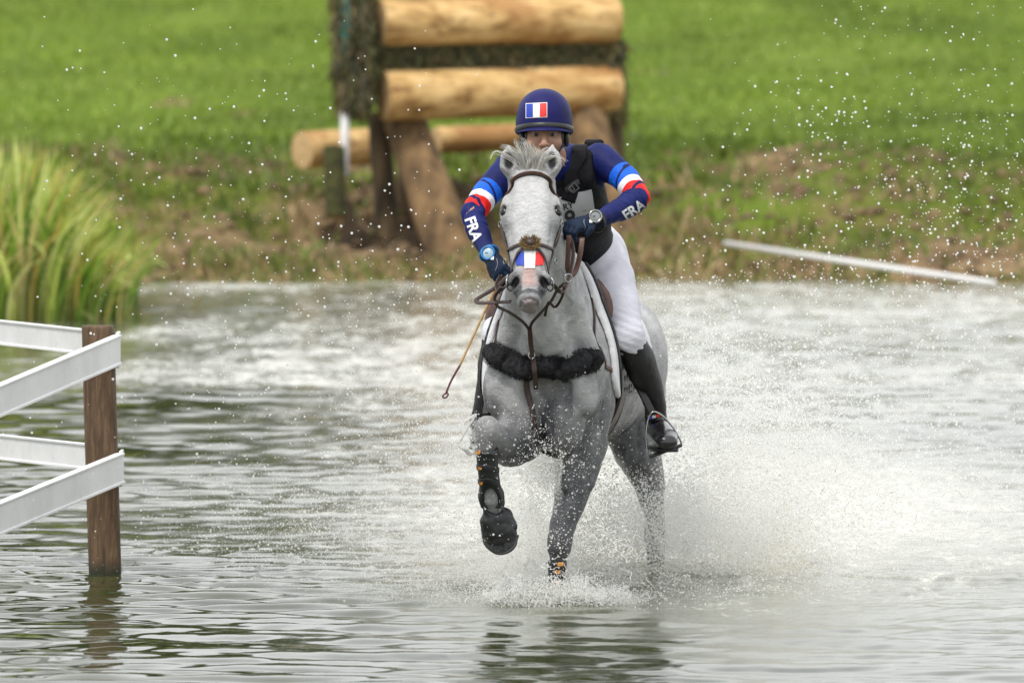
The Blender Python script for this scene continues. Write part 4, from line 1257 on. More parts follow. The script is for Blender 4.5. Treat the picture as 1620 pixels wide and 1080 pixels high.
# text and flat print helpers
def text_mesh(body_, size, bold=.0, shear=0.0, res=.006):
    cu = bpy.data.curves.new('lettering', 'FONT'); cu.body = body_; cu.size = size; cu.offset = bold; cu.shear = shear
    cu.align_x = 'CENTER'; cu.align_y = 'CENTER'; cu.resolution_u = 3
    to = bpy.data.objects.new('lettering', cu); COL.objects.link(to)
    dg = bpy.context.evaluated_depsgraph_get(); dg.update()
    me_ = bpy.data.meshes.new_from_object(to.evaluated_get(dg)); COL.objects.unlink(to); bpy.data.objects.remove(to)
    bm = bmesh.new(); bm.from_mesh(me_); bmesh.ops.remove_doubles(bm, verts=bm.verts, dist=1e-5)
    bmesh.ops.triangulate(bm, faces=bm.faces)
    for _ in range(6):
        es = [e for e in bm.edges if e.calc_length() > res]
        if not es: break
        bmesh.ops.subdivide_edges(bm, edges=es, cuts=1); bmesh.ops.triangulate(bm, faces=[f for f in bm.faces if len(f.verts) > 3])
    V = np.array([v.co[:] for v in bm.verts]); Fs = [tuple(v.index for v in f.verts) for f in bm.faces]
    bm.free(); return V, Fs
def rect2d(x0, x1, y0, y1, n=8, m_=8):
    V = [(x0 + (x1 - x0) * i / n, y0 + (y1 - y0) * j / m_, 0) for j in range(m_ + 1) for i in range(n + 1)]
    return np.array(V, float), [(j * (n + 1) + i, j * (n + 1) + i + 1, (j + 1) * (n + 1) + i + 1, (j + 1) * (n + 1) + i) for j in range(m_) for i in range(n)]
def project(vf, origin, ex, ey, d, bvh, off=.0025):
    V, Fs = vf; d = unit(d); out = []
    for p in V:
        q = np.asarray(origin) + np.asarray(ex) * p[0] + np.asarray(ey) * p[1]
        h = bvh.ray_cast(Vector(q - d * .25), Vector(d))
        if h[0] is None or (np.array(h[0]) - q).dot(d) > .10: h = bvh.find_nearest(Vector(q))
        out.append(np.array(h[0]) - d * off * .5 + np.array(h[1]) * off * .5)
    return np.array(out), Fs

# breastplate with black fleece
bp = empty('breastplate', tuple(P(845, 590, -.28)))
tag(bp, 'brown leather breastplate with a thick black fleece across the horse chest', 'breastplate')
fl = [P(786, 558, -.20), P(800, 569, -.27), P(822, 579, -.31), P(848, 584, -.34), P(878, 583, -.32), P(908, 575, -.28), P(932, 564, -.20)]
fl = catmull(fl, 30); 
for i in range(len(fl)):
    q, nn_ = B.find_nearest(Vector(fl[i]))[:2]
    fl[i] = np.array(q) + np.array(nn_) * .020
fl[1:-1] = fl[1:-1] * .5 + (fl[:-2] + fl[2:]) * .25
rad_ = px(19)
fv, ff = tube(catmull(fl, 150), [rad_ * .5, rad_ * .85] + [rad_ * (1 + .04 * vnoise(np.array([i * .9]), np.array([0.]))[0]) for i in range(30)] + [rad_ * .85, rad_ * .5], 48, (0, 0, 1), .80)
fv = np.asarray(fv); fcen = np.repeat(catmull(fl, 150), 48, 0); fdir = fv - fcen; fdir = fdir / (np.linalg.norm(fdir, axis=1)[:, None] + 1e-9)
fv = fv + fdir * (.0042 * fbm(fv[:, 0] * 90, fv[:, 1] * 90, fv[:, 2] * 90, 3, 2) + .004 * fbm(fv[:, 0] * 28, fv[:, 1] * 28, fv[:, 2] * 28, 6, 2))[:, None]
fur = []
fvn = np.asarray(fv)
for i in range(9000):
    k_ = rng.integers(1, 28); s = rng.random(); c = fl[k_] * (1 - s) + fl[min(k_ + 1, 29)] * s
    a = rng.uniform(0, 2 * PI); T_ = unit(fl[min(k_ + 1, 29)] - fl[k_]); e = unit(np.cross(T_, (0, 1, 0)) ); f = np.cross(T_, e)
    d = unit(e * cos(a) + f * sin(a))
    q = c + d * rad_ * .93
    l = rng.uniform(.003, .010)
    fur.append((np.array([q - T_ * .0016, q + T_ * .0016, q + d * l + rng.normal(0, .004, 3)]), [(0, 1, 2)]))
obj('fleece', merge([(fv, ff)]), M_fleece_b, bp)
tag(obj('fleece_pile', merge(fur), M_fleece_b, bp, False), kind='stuff')
onhorse('chest_strap', [P(846, 606, -.34), P(849, 630, -.33), P(853, 655, -.32), P(857, 682, -.31)], .021, M_brown, bp, .006, .005)
o = obj('chest_strap', strap([P(838, 520, -.42), P(840, 545, -.40), P(844, 570, -.385), P(846, 592, -.385), P(848, 615, -.352)], .018, .005, None, normal=(0, -1, .1)), M_brown, bp)
obj('buckle', ring(P(841, 562, -.392), .0125, .0022, (0, -1, .1), 8), M_steel, bp)
onhorse('shoulder_strap', [P(935, 568, -.18), P(929, 535, -.12), P(927, 500, -.06), P(922, 470, 0), P(910, 445, .06)], .013, M_brown, bp, .005, .006)
onhorse('shoulder_strap', [P(772, 560, -.15), P(776, 520, -.06), P(790, 480, .02)], .013, M_brown, bp, .005, .006)
obj('buckle', merge([ring(P(925, 520, -.115) + (0, -.01, 0), .011, .002, (.3, -1, .1), 8)]), M_steel, bp)
onhorse('side_strap', [P(938, 570, -.18), P(955, 585, -.05), P(968, 600, .08), P(984, 606, .18)], .015, M_brownlt, bp, .005, .006)
obj('buckle', ring(P(966, 594, .045), .012, .0024, (.6, -1, .2), 8), M_steel, bp)

# saddle, pad, girth
def hxs(y, s=1): return hx(y)
pad = Field(ax(-.25, .55, .009), ax(-.02, .95, .014), ax(.60, 1.42, .009))
# skins laid on the horse: the horse field shifted outwards, cut to shape
sel = np.ix_(*(np.where((A >= lo) & (A <= hi))[0] for A, (lo, hi) in zip((Fh.x, Fh.y, Fh.z), ((-.30, .60), (-.10, 1.0), (.30, 1.45)))))
SX, SY, SZ = (A[(A >= lo) & (A <= hi)] for A, (lo, hi) in zip((Fh.x, Fh.y, Fh.z), ((-.30, .60), (-.10, 1.0), (.30, 1.45))))
def shell(shape_fn, t0, t1):
    f = Field(SX, SY, SZ); X_, Y_, Z_ = np.meshgrid(SX, SY, SZ, indexing='ij')
    D = Fh.D[sel]
    m_ = shape_fn(X_, Y_, Z_)
    f.D = np.maximum(np.maximum(D - t1, t0 - D), m_).astype(np.float32)
    v_, q_ = f.mesh('s'); return smooth_np(v_, q_, 2, .5), q_
def flapshape(y0, y1, zlo, rnd, fwd=0.0):
    def fn(X_, Y_, Z_):
        yy = Y_ - fwd * (1.15 - Z_)
        d = np.maximum(np.maximum(y0 - yy, yy - y1), zlo - Z_)
        cy, cz = (y0 + y1) / 2, zlo + rnd
        q = np.sqrt(np.maximum(np.abs(yy - cy) - ((y1 - y0) / 2 - rnd), 0) ** 2 + np.maximum(cz - Z_, 0) ** 2) - rnd
        return np.maximum(d, q)
    return fn
sp_ = empty('saddle_pad', (hx(.4), .4, 1.1)); tag(sp_, 'white quilted saddle pad under the dark saddle', 'saddle pad')
v_, q_ = shell(flapshape(-.02, .80, .76, .10, -.12), .001, .022)
link('pad', mesh_np('pad', v_, q_), M_pad, sp_)
bind = []
saddle = empty('saddle', (hx(.4), .4, 1.2)); tag(saddle, 'dark jumping saddle with brown knee rolls and steel stirrups', 'saddle')
v_, q_ = shell(flapshape(.07, .66, .76, .14, -.22), .021, .032)
link('flap', mesh_np('flap', v_, q_), M_black, saddle)
sf = Field(ax(hx(.4) - .26, hx(.4) + .30, .008), ax(.02, .90, .011), ax(1.0, 1.42, .008))
sf.chain([((hx(.16), .16, 1.27), .06, .055), ((hx(.28), .28, 1.255), .09, .05), ((hx(.5), .5, 1.235), .15, .045), ((hx(.68), .68, 1.25), .16, .045), ((hx(.76), .76, 1.275), .13, .03)], k=.0)
for s in (-1, 1):
    sf.chain([((hx(.13) + s * .07, .13, 1.24), .03, .04), ((hx(.13) + s * .15, .12, 1.12), .03, .06)], k=.04)
v_, q_ = sf.mesh('seat'); link('seat', mesh_np('seat', v_, q_), M_black, saddle)
for s in (-1, 1):
    kp = [np.array((hx(.16) + s * .145, .20, 1.19)), np.array((hx(.14) + s * .20, .15, 1.12)), np.array((hx(.12) + s * .235, .14, 1.04)), np.array((hx(.16) + s * .25, .18, .97))]
    for i_, p_ in enumerate(kp):
        q, nn_ = B.find_nearest(Vector(p_))[:2]; kp[i_] = np.array(q) + np.array(nn_) * .030
    obj('knee_roll', tube(catmull(kp, 16), [.018, .034, .038, .034, .014], 14, (0, 1, 0), 1.25), M_brownlt, saddle)
gr = empty('girth', (hx(.2), .2, .6)); tag(gr, 'dark brown girth strapped under the horse belly', 'girth')
def gfn(X_, Y_, Z_): return np.maximum(np.abs(Y_ - (.33 + .12 * (Z_ - .5))) - .060, Z_ - .82)
v_, q_ = shell(gfn, .002, .017); link('girth_band', mesh_np('girth_band', v_, q_), M_brown, gr)
for q_ in (.0, .045):
    onhorse('girth_strap', [P(990, 612, .33 + q_), P(986, 640, .34 + q_), P(978, 670, .34 + q_), P(966, 700, .33 + q_)], .020, M_brown, gr, .006, .016)
# martingale forks and reins
mg = empty('martingale', tuple(P(838, 520, -.42))); tag(mg, 'thin brown running martingale forking from the chest to the reins', 'martingale')
rr_ = {-1: P(790, 478, -.80), 1: P(893, 470, -.78)}
obj('fork_strap', strap([P(838, 522, -.42), P(826, 508, -.48), P(806, 494, -.58), P(787, 484, -.70), P(783, 470, -.80), P(793, 455, -.88)], .011, .004, normal=(0, -1, .1)), M_brown, mg)
obj('fork_strap', strap([P(838, 522, -.42), P(842, 510, -.47), P(856, 494, -.56), P(872, 476, -.68), P(882, 458, -.78), P(893, 448, -.84)], .011, .004, normal=(0, -1, .1)), M_brown, mg)
obj('ring', ring(P(899, 440, -.86), .015, .003, (.4, -1, 0), 16), M_steel, mg)
obj('ring', ring(P(806, 440, -.90), .013, .003, (.4, -1, 0), 16), M_steel, mg)
# reins: from the bit to each hand, with the slack end hanging at the left
HR, HLh = P(912, 372, -.50), P(797, 432, -.52)
rn = empty('reins', tuple(P(850, 440, -.8))); tag(rn, 'brown leather reins running from the bit to both gloved hands', 'reins')
obj('rein', strap([bits[1] + (.01, 0, 0), P(888, 462, -.92), P(897, 448, -.84), P(903, 428, -.74), P(907, 400, -.62), P(903, 378, -.54)], .015, .004, normal=(-.3, -1, .1)), M_brown, rn)
obj('rein', strap([P(900, 372, -.55), P(899, 400, -.57), P(898, 425, -.58), P(905, 435, -.56), P(912, 425, -.54), P(918, 400, -.53), P(921, 376, -.51)], .019, .004, normal=(-.2, -1, 0)), M_brownlt, rn)
obj('rein', strap([bits[-1] - (.008, 0, 0), P(800, 452, -.86), P(790, 462, -.76), P(785, 452, -.66), P(792, 436, -.56)], .015, .004, normal=(.3, -1, .1)), M_brown, rn)
obj('rein', strap([P(803, 437, -.58), P(782, 456, -.66), P(759, 470, -.72), P(753, 476, -.74), P(760, 479, -.76), P(785, 478, -.80), P(808, 477, -.84)], .015, .004, normal=(0, -.8, .7)), M_brown, rn)
obj('rein', strap([P(893, 450, -.90), P(889, 470, -.88), P(878, 486, -.84), P(868, 478, -.84), P(862, 500, -.80)], .010, .004, normal=(0, -1, 0)), M_brown, rn)

# ------------------------------------------------------------------ leg boots
def legboot(name, label, st, hole=None):
    f_ = Field(*[np.arange(l, h_, .005) for l, h_ in zip(np.min([s[0] for s in st], 0) - .09, np.max([s[0] for s in st], 0) + .09)])
    f_.chain(st, k=0)
    w = unit(st[-1][0] - st[0][0]); X_, Y_, Z_ = np.meshgrid(f_.x, f_.y, f_.z, indexing='ij')
    d0 = (X_ - st[0][0][0]) * w[0] + (Y_ - st[0][0][1]) * w[1] + (Z_ - st[0][0][2]) * w[2]
    L = np.linalg.norm(st[-1][0] - st[0][0])
    f_.D = np.maximum(f_.D, np.maximum(.0 - d0, d0 - L)).astype(np.float32)
    if hole is not None: f_.ell(hole[0], hole[1], k=.01, cut=True)
    v_, q_ = f_.mesh('b'); v_ = smooth_np(v_, q_, 1)
    root = empty(name, tuple(st[-1][0])); tag(root, label, 'leg boot')
    link('shell', mesh_np('shell', v_, q_), M_rub, root)
    return root, bvh_np(v_, q_)
st = [(P(770, 709, -.425), .043, .046), (P(772, 740, -.41), .039, .044), (P(775, 768, -.385), .040, .046), (P(777, 784, -.37), .050, .052), (P(780, 800, -.35), .046, .046)]
b1, bb1 = legboot('tendon_boot', 'black tendon boot strapped on the raised foreleg', st, (P(776, 795, -.425), (.037, .055, .054)))
for v_ in (715, 740, 764):
    obj('boot_strap', strap([P(752 + (v_ - 715) * .05, v_ - 2, -.40), P(762 + (v_ - 715) * .06, v_, -.46), P(774 + (v_ - 715) * .08, v_ + 1, -.465), P(790 + (v_ - 715) * .06, v_ + 3, -.42)], .020, .003, bb1, .003, 16), M_rub, b1)
    c = P(757 + (v_ - 715) * .08, v_ + 1, -.47)
    vf = project(rect2d(-.008, .008, -.005, .005, 3, 2), c, (1, 0, 0), (.2, 0, 1), (0, 1, 0), bb1, .008); obj('brand_tab', vf, M_orange, b1)
st = [(P(882, 886, -.12), .036, .040), (P(881, 915, -.10), .034, .040), (P(880, 945, -.09), .036, .042), (P(879, 968, -.095), .046, .046)]
b2, bb2 = legboot('tendon_boot', 'wet black tendon boot on the planted foreleg just above the water', st)
for v_, du in ((893, 10), (905, 2), (924, 0)):
    vf = project(rect2d(-.011, .010, -.007, .006, 3, 2), P(881 + du * .6, v_, -.2), (1, 0, 0), (.15, 0, 1), (0, 1, 0), bb2, .004); obj('brand_tab', vf, M_orange, b2)
# overreach boot (bell) on the raised hoof
fb = Field(*[np.arange(l, h_, .005) for l, h_ in zip(P(790, 890, -.3) - (.13, .17, .05), P(790, 800, -.3) + (.13, .16, .05))])
fb.chain([(P(781, 806, -.335), .040, .038), (P(786, 822, -.32), .064, .052), (P(790, 835, -.31), .069, .060)], k=0)
fb.chain([(P(793, 850, -.29), .062, .050), (P(795, 858, -.285), .054, .044)], k=.004)
fb.ell(P(816, 838, -.33), (.012, .03, .010), k=.006, cut=True)
fb.ell(P(783, 806, -.37), (.030, .03, .016), k=.01, cut=True)
v_, q_ = fb.mesh('b'); v_ = v_ + normals_np(v_, q_) * (.003 * fbm(v_[:, 0] * 25, v_[:, 1] * 25, v_[:, 2] * 25, 3, 3))[:, None]
bell = empty('overreach_boot', tuple(P(790, 870, -.3))); tag(bell, 'black rubber overreach boot round the lifted front hoof', 'overreach boot')
link('bell', mesh_np('bell', v_, q_), M_rub, bell)
obj('rim', tube(catmull([P(762, 836, -.35), P(768, 862, -.37), P(790, 876, -.36), P(812, 866, -.35), P(820, 846, -.33)], 14), .004, 6), M_rub, bell)
# ------------------------------------------------------------------ rider
M_skin = simple('skin', (.40, .225, .155), (.32, .165, .11), rough=.5, sc=30, bmp=.15)
M_navy = None
def cloth(name, c1, c2, rough=.7, fold=.5, fs=(14, 14, 22), sheen=0.0):
    m, t, b = new_mat(name); v = coords(t)
    n = noise(t, v, 7, 4, .6)
    t.links.new(ramp(t, n, [(.3, c2), (.7, c1)]), b.inputs['Base Color'])
    b.inputs['Roughness'].default_value = rough; b.inputs['Specular IOR Level'].default_value = .18
    w = noise(t, coords(t, fs), 1.6, 3, .5, .8)
    h = mathn(t, 'ADD', mathn(t, 'MULTIPLY', w, 1.0), mathn(t, 'MULTIPLY', noise(t, v, 500, 2), .04))
    bump(t, b, h, fold, .012)
    return m
NAVY, NAVY2 = (.012, .020, .135), (.006, .010, .070)
M_navyp = cloth('navy_cloth', NAVY, NAVY2, .6, .35)
M_glove = cloth('navy_glove', (.008, .020, .050), (.004, .010, .026), .6, .3, (30, 30, 30))
M_vest = cloth('black_vest', (.010, .010, .012), (.005, .005, .007), .62, .4)
M_breech = cloth('white_breeches', (.72, .72, .79), (.62, .62, .70), .65, .4, (10, 10, 20))
M_bibm = simple('bib_white', (.50, .51, .52), (.42, .43, .44), rough=.5, bmp=.3, sc=6, bdist=.01)
M_ink = simple('black_ink', (.02, .02, .025), rough=.5, bmp=0)

HD = P(861, 213, -.26)                 # middle of the head
R_ = {}
neck = [(P(864, 232, -.22), .052, .058), (P(874, 252, -.10), .058, .062), (P(882, 266, .0), .075, .07)]
tors = [(P(880, 268, .02), .135, .095), (P(888, 305, .06), .165, .115), (P(898, 345, .16), .155, .110), (P(905, 375, .28), .145, .110), (P(911, 400, .42), .165, .125)]
armL = [(P(950, 252, .02), .062, .060), (P(985, 280, -.06), .052, .052), (P(1010, 313, -.14), .043, .044), (P(985, 330, -.22), .040, .041), (P(958, 342, -.31), .031, .034), (P(941, 349, -.37), .024, .028)]
armR = [(P(806, 268, .02), .062, .060), (P(772, 303, -.06), .052, .052), (P(748, 337, -.16), .043, .044), (P(757, 368, -.26), .040, .041), (P(769, 393, -.36), .031, .034), (P(776, 405, -.41), .024, .028)]
legL = [(P(940, 408, .40), .115, .120), (P(958, 440, .32), .105, .110), (P(978, 490, .20), .082, .088), (P(990, 532, .12), .062, .070)]
calfL = [(P(990, 532, .12), .060, .068), (P(1008, 565, .18), .054, .064), (P(1025, 605, .25), .047, .052), (P(1036, 640, .31), .036, .042), (P(1038, 668, .35), .036, .046)]
footL = [(P(1037, 674, .37), .038, .040), (P(1045, 685, .24), .050, .048), (P(1052, 694, .14), .054, .042), (P(1055, 699, .07), .048, .032)]
legR = [(P(882, 410, .42), .115, .120), (P(845, 440, .32), .105, .110), (P(806, 490, .20), .082, .088), (P(792, 530, .12), .062, .070)]
calfR = [(P(792, 530, .12), .058, .066), (P(783, 565, .18), .052, .062), (P(776, 605, .22), .044, .050), (P(766, 650, .24), .036, .042), (P(760, 672, .26), .036, .046)]
footR = [(P(766, 684, .26), .034, .034), (P(764, 690, .14), .038, .034), (P(763, 693, .06), .040, .030), (P(763, 695, .02), .032, .022)]
RX, RY, RZ = ax(-.28, .66, .010, (.0, .20, .0045)), ax(-.62, .66, .012, (-.45, -.10, .006)), ax(.35, 2.0, .010, (1.62, 1.90, .0045))

def hand(F_, wrist, knk, palmN, fdir, thumb_side, off=0.0):
    """wrist -> knuckle centre; four fingers curl round the rein, thumb closes against them"""
    wrist, knk = np.asarray(wrist, float), np.asarray(knk, float)
    a_ = unit(knk - wrist); n_ = unit(np.asarray(palmN) - a_ * np.dot(palmN, a_)); s_ = np.cross(a_, n_) * thumb_side
    F_.chain([(wrist, .024, .028), (wrist + (knk - wrist) * .45, .027, .036), (knk - a_ * .004, .019, .040)], k=.006, side=tuple(n_), off=off)
    for i, (o_, l, r_) in enumerate(((.030, .90, .0098), (.010, 1.0, .0103), (-.010, .94, .0098), (-.029, .78, .0088))):
        b0 = knk + s_ * o_; p1 = b0 + (a_ * .75 - n_ * -.0 + n_ * .55) * .034 * l
        p2 = p1 + (n_ * 1.0 - a_ * .15) * .026 * l; p3 = p2 + (-a_ * .9 + n_ * .25) * .020 * l
        F_.chain([(b0 - a_ * .012, r_ * 1.08), (b0, r_ * 1.1), (p1, r_ * .98), (p2, r_ * .92), (p3, r_ * .82)], k=.0035, side=tuple(s_), off=off)
    t0 = wrist + (knk - wrist) * .35 + s_ * .026
    t1 = t0 + (a_ * .75 + s_ * .45 + n_ * .35) * .032; t2 = t1 + (a_ * .75 - s_ * .1 + n_ * .65) * .028
    F_.chain([(t0, .014), (t1, .0125), (t2, .0095)], k=.006, off=off)
WL, KL = P(939, 350, -.38), P(905, 358, -.475)
WR, KR = P(777, 406, -.42), P(792, 431, -.50)
HANDS = [(WL, KL, (-.15, .15, -1), None, 1), (WR, KR, (.75, -.1, -.55), None, -1)]

def head_parts(F_):
    F_.ell(HD + (0, .015, .015), (.074, .094, .088), k=0)                        # skull
    F_.chain([(HD + (0, -.040, -.015), .062, .05), (HD + (0, -.048, -.060), .050, .042), (HD + (0, -.058, -.098), .026, .022)], k=.03)
    for s in (-1, 1):
        F_.ell(HD + (s * .031, -.094, .004), (.017, .014, .011), k=.012, cut=True)     # eye sockets
        F_.chain([(HD + (s * .010, -.090, .020), .008), (HD + (s * .045, -.080, .020), .008)], k=.012)
        F_.ell(HD + (s * .042, -.066, -.030), (.022, .020, .018), k=.02)              # cheekbones
        F_.ell(HD + (s * .076, .012, -.010), (.010, .020, .030), k=.006)              # ears
    F_.chain([(HD + (0, -.090, .010), .008, .009), (HD + (0, -.104, -.014), .010, .011), (HD + (0, -.112, -.034), .014, .011)], k=.010)   # nose
    for s in (-1, 1): F_.ell(HD + (s * .013, -.102, -.038), (.009, .010, .008), k=.006)
    F_.ell(HD + (0, -.092, -.060), (.026, .010, .007), k=.006); F_.ell(HD + (0, -.090, -.070), (.022, .010, .007), k=.006)
    F_.ell(HD + (0, -.102, -.065), (.024, .008, .0018), k=.003, cut=True)
person = empty('person', tuple(P(911, 400, .42)))
tag(person, 'rider in navy helmet and tricolour sleeves crouching forward over the grey horse', 'person')
Fb = Field(RX, RY, RZ)
Fb.chain(tors, k=0); Fb.chain(neck, k=.04)
for L_ in (armL, armR, legL, legR): Fb.chain([(p, a - .004, b - .004) for p, a, b in L_], k=.03)
for L_ in (calfL, calfR): Fb.chain([(p, a - .008, b - .008) for p, a, b in L_], k=.02)
for L_ in (footL, footR): Fb.chain([(p, a - .008, b - .006) for p, a, b in L_], k=.02)
for w_, k_, n_, f_, t_ in HANDS: hand(Fb, w_, k_, n_, f_, t_, -.0022)
hf_ = Field(RX, RY, RZ); head_parts(hf_)
k = .02; h = np.maximum(k - np.abs(Fb.D - hf_.D), 0) / k
Fb.D = np.minimum(Fb.D, hf_.D) - h * h * k * .25
v_, q_ = Fb.mesh('body'); bvh_body = bvh_np(v_, q_)
link('body', mesh_np('body', v_, q_), M_skin, person)
M_ew = simple('eye_white', (.35, .32, .30), rough=.2, bmp=0); M_ei = simple('eye_iris', (.02, .014, .010), rough=.5, bmp=0)
M_brow = simple('dark_brows', (.035, .02, .014), rough=.8, bmp=0)
for s in (-1, 1):
    e = Field(*[np.linspace(c - .016, c + .016, 20) for c in HD + (s * .031, -.078, .003)]); e.ell(HD + (s * .031, -.078, .003), (.012,) * 3, k=0)
    ev, eq = e.mesh('e'); eo = link('eye', mesh_np('eye', ev, eq), M_ew, person)
    io = obj('iris', disc(HD + (s * .031, -.0890, .001), .0068, .0012, (0, -1, 0), 14), M_ei, eo)
    io.matrix_parent_inverse = Matrix.Identity(4); io.location = (0, 0, 0)
    io.matrix_parent_inverse = Matrix.Translation(-Vector(person.location)) if False else Matrix.Identity(4)
    obj('eyebrow', tube(catmull([HD + (s * .014, -.100, .017), HD + (s * .030, -.097, .023), HD + (s * .046, -.088, .018)], 8), [.003, .0038, .002], 6, (0, 0, 1), 1.2), M_brow, person)

# shirt: navy with blue, white and red bands on the sleeves
sh = Field(RX, RY, RZ)
sh.chain([(p, a + .004, b + .004) for p, a, b in tors], k=0)
sh.chain([(p, a + .006, b + .006) for p, a, b in neck[1:]], k=.03)
for L_ in (armL, armR): sh.chain([(p, a + .002, b + .002) for p, a, b in L_[:-1]] + [(L_[-1][0], .031, .033)], k=.03)
v_, q_ = sh.mesh('shirt')
# arm parameter t for the printed bands, with cloth folds running round the arm
tt_, side_, slash = np.zeros(len(v_)), np.zeros(len(v_)), np.zeros(len(v_)); best = np.full(len(v_), 9.)
for sgn, L_ in ((1, armL), (-1, armR)):
    pts = [a[0] for a in L_]; acc = 0; tot = sum(np.linalg.norm(pts[i + 1] - pts[i]) for i in range(len(pts) - 1))
    for i in range(len(pts) - 1):
        a, b = pts[i], pts[i + 1]; L = np.linalg.norm(b - a); w = (b - a) / L
        s = np.clip((v_ - a) @ w, 0, L); d = np.linalg.norm(v_ - a - s[:, None] * w, axis=1)
        m_ = (d < best) & (d < .085); best[m_] = d[m_]; tt_[m_] = (acc + s[m_]) / tot; side_[m_] = sgn
        ac_ = unit(np.cross(w, (0, 1, 0))); slash[m_] = tt_[m_] + sgn * .9 * ((v_[m_] - a) @ ac_)
        acc += L
Nv = normals_np(v_, q_)
fold = .0035 * np.exp(-((tt_ - .52) / .16) ** 2) * np.sin(tt_ * 95 + 9 * fbm(v_[:, 0] * 12, v_[:, 1] * 12, v_[:, 2] * 12, 4, 2)) * (side_ != 0)
fold = fold * 1.3 + .0045 * fbm(v_[:, 0] * 14, v_[:, 1] * 14, v_[:, 2] * 8, 8, 3)
v_ = v_ + Nv * fold[:, None]
bvh_shirt = bvh_np(v_, q_)
me = mesh_np('shirt', v_, q_); fattr(me, 'band', np.where(side_ != 0, tt_ + .014 * fbm(v_[:, 0] * 9, v_[:, 1] * 9, v_[:, 2] * 9, 31, 2), 0))
M_shirt = M_navyp.copy(); M_shirt.name = 'printed_shirt'
t = M_shirt.node_tree; b = t.nodes['Principled BSDF']; base = b.inputs['Base Color'].links[0].from_socket
at = nd(t, 'ShaderNodeAttribute', attribute_name='band')
fattr(me, 'slash', slash)
sl = nd(t, 'ShaderNodeAttribute', attribute_name='slash')
BL, WH_, RE = (.012, .12, .68), (.80, .80, .84), (.80, .022, .02)
col = ramp(t, at.outputs['Fac'], [(0, (0, 0, 0)), (.205, BL), (.325, WH_), (.378, RE), (.470, (0, 0, 0))], 'CONSTANT')
msk = ramp(t, at.outputs['Fac'], [(0, (0, 0, 0)), (.205, (1, 1, 1)), (.470, (0, 0, 0))], 'CONSTANT')
col = mixc(t, ramp(t, sl.outputs['Fac'], [(0, (0, 0, 0)), (.262, (1, 1, 1)), (.282, (0, 0, 0)), (.425, (1, 1, 1)), (.450, (0, 0, 0))], 'CONSTANT'), col, (.008, .013, .08))
t.links.new(mixc(t, msk, base, col), b.inputs['Base Color'])
link('shirt', me, M_shirt, person)
M_print = plain('white_print', (.74, .74, .76))
# FRA on the forearms
ex = unit(P(1012, 322, -.2) - P(985, 342, -.26)); ey = unit(P(985, 322, -.2) - P(998, 340, -.2))
ex = unit(P(1022, 316, -.20) - P(985, 340, -.20)); ey = np.array((-ex[2], 0, ex[0]))
vf = text_mesh('FRA', .056, .0016)
vf = (vf[0] * (.92, 1.0, 1), vf[1])
obj('lettering', project(vf, P(1003, 333, -.25), ex, ey, (0, 1, 0), bvh_shirt), M_print, person)
ex = unit(P(758, 386, -.20) - P(742, 342, -.20)); ey = np.array((-ex[2], 0, ex[0]))
obj('lettering', project((vf[0] * (1.0, 1.0, 1), vf[1]), P(748.5, 362, -.25), ex, ey, (0, 1, 0), bvh_shirt), M_print, person)

# body protector
vt = Field(RX, RY, RZ)
vt.chain([(tors[0][0] + (0, 0, -.01), .125, .115), (tors[1][0], .168, .142), (tors[2][0], .165, .140), (tors[3][0], .152, .135), (P(909, 388, .34), .15, .13)], k=0)
for s, sh_ in ((1, P(925, 246, -.03)), (-1, P(832, 252, -.03))):
    vt.chain([(sh_ + (0, -.02, -.09), .045, .035), (sh_ + (0, 0, 0), .046, .03), (sh_ + (0, .09, -.02), .05, .035)], k=.02)
vt.ell(P(870, 262, -.13), (.062, .11, .055), k=.02, cut=True)
for L_ in (armL, armR): vt.chain([(L_[0][0] + (L_[0][0][0] * 0, -.0, 0), .062, .070), (L_[1][0], .065, .07)], k=.02, cut=True)
v_, q_ = vt.mesh('vest'); v_ = smooth_np(v_, q_, 1)
bvh_vest = bvh_np(v_, q_)
vest = link('body_protector', mesh_np('body_protector', v_, q_), M_vest, person)
def sub(name, vf, m, par, smooth=True):
    o = link(name, py_mesh(name, *vf), m, None, smooth); o.parent = par; o.matrix_parent_inverse = Matrix.Translation(Vector((0, 0, 0)))
    o.matrix_parent_inverse = (Matrix.Translation(-Vector(person.location))).inverted() @ Matrix.Translation(-Vector(person.location))
    return o
# shoulder webbing, chest buckle and back roll of the air vest
obj('shoulder_strap', strap([P(918, 235, -.02), P(916, 250, -.12), P(911, 275, -.14), P(906, 300, -.12), P(898, 318, -.08)], .055, .012, bvh_vest, .008), M_vest, person)
obj('shoulder_strap', strap([P(913, 292, -.16), P(905, 297, -.16), P(895, 300, -.14)], .022, .006, bvh_vest, .020), M_rub, person)
obj('buckle', merge([ring(P(908, 297, -.125), .019, .0035, (0, -1, .2), 4), ring(P(904, 299, -.125), .012, .003, (0, -1, .2), 4)]), simple('dark_buckle', (.10, .10, .10), rough=.4, bmp=0), person)
rl_, rf_ = box(P(940, 231, .14), (.075, .06, .05), None, .012); obj('air_canister_cover', (rl_, rf_), M_vest, person)
# bib with race number
c = P(903, 330, -.05)
bex = unit((1, 0, .26)); bey = unit((-.15, 0, 1))
obj('number_bib', project(rect2d(-.11, .075, -.095, .060, 14, 12), P(908, 332, -.1), bex, bey, (0, 1, 0), bvh_vest, .010), M_bibm, person)
obj('lettering', project(text_mesh('RY', .032, .0008), P(898.5, 326, -.1), bex, bey, (0, 1, 0), bvh_vest, .0125), M_ink, person)
obj('number', project(text_mesh('9', .085, .002), P(902, 346, -.1), bex, bey, (0, 1, 0), bvh_vest, .0125), M_ink, person)

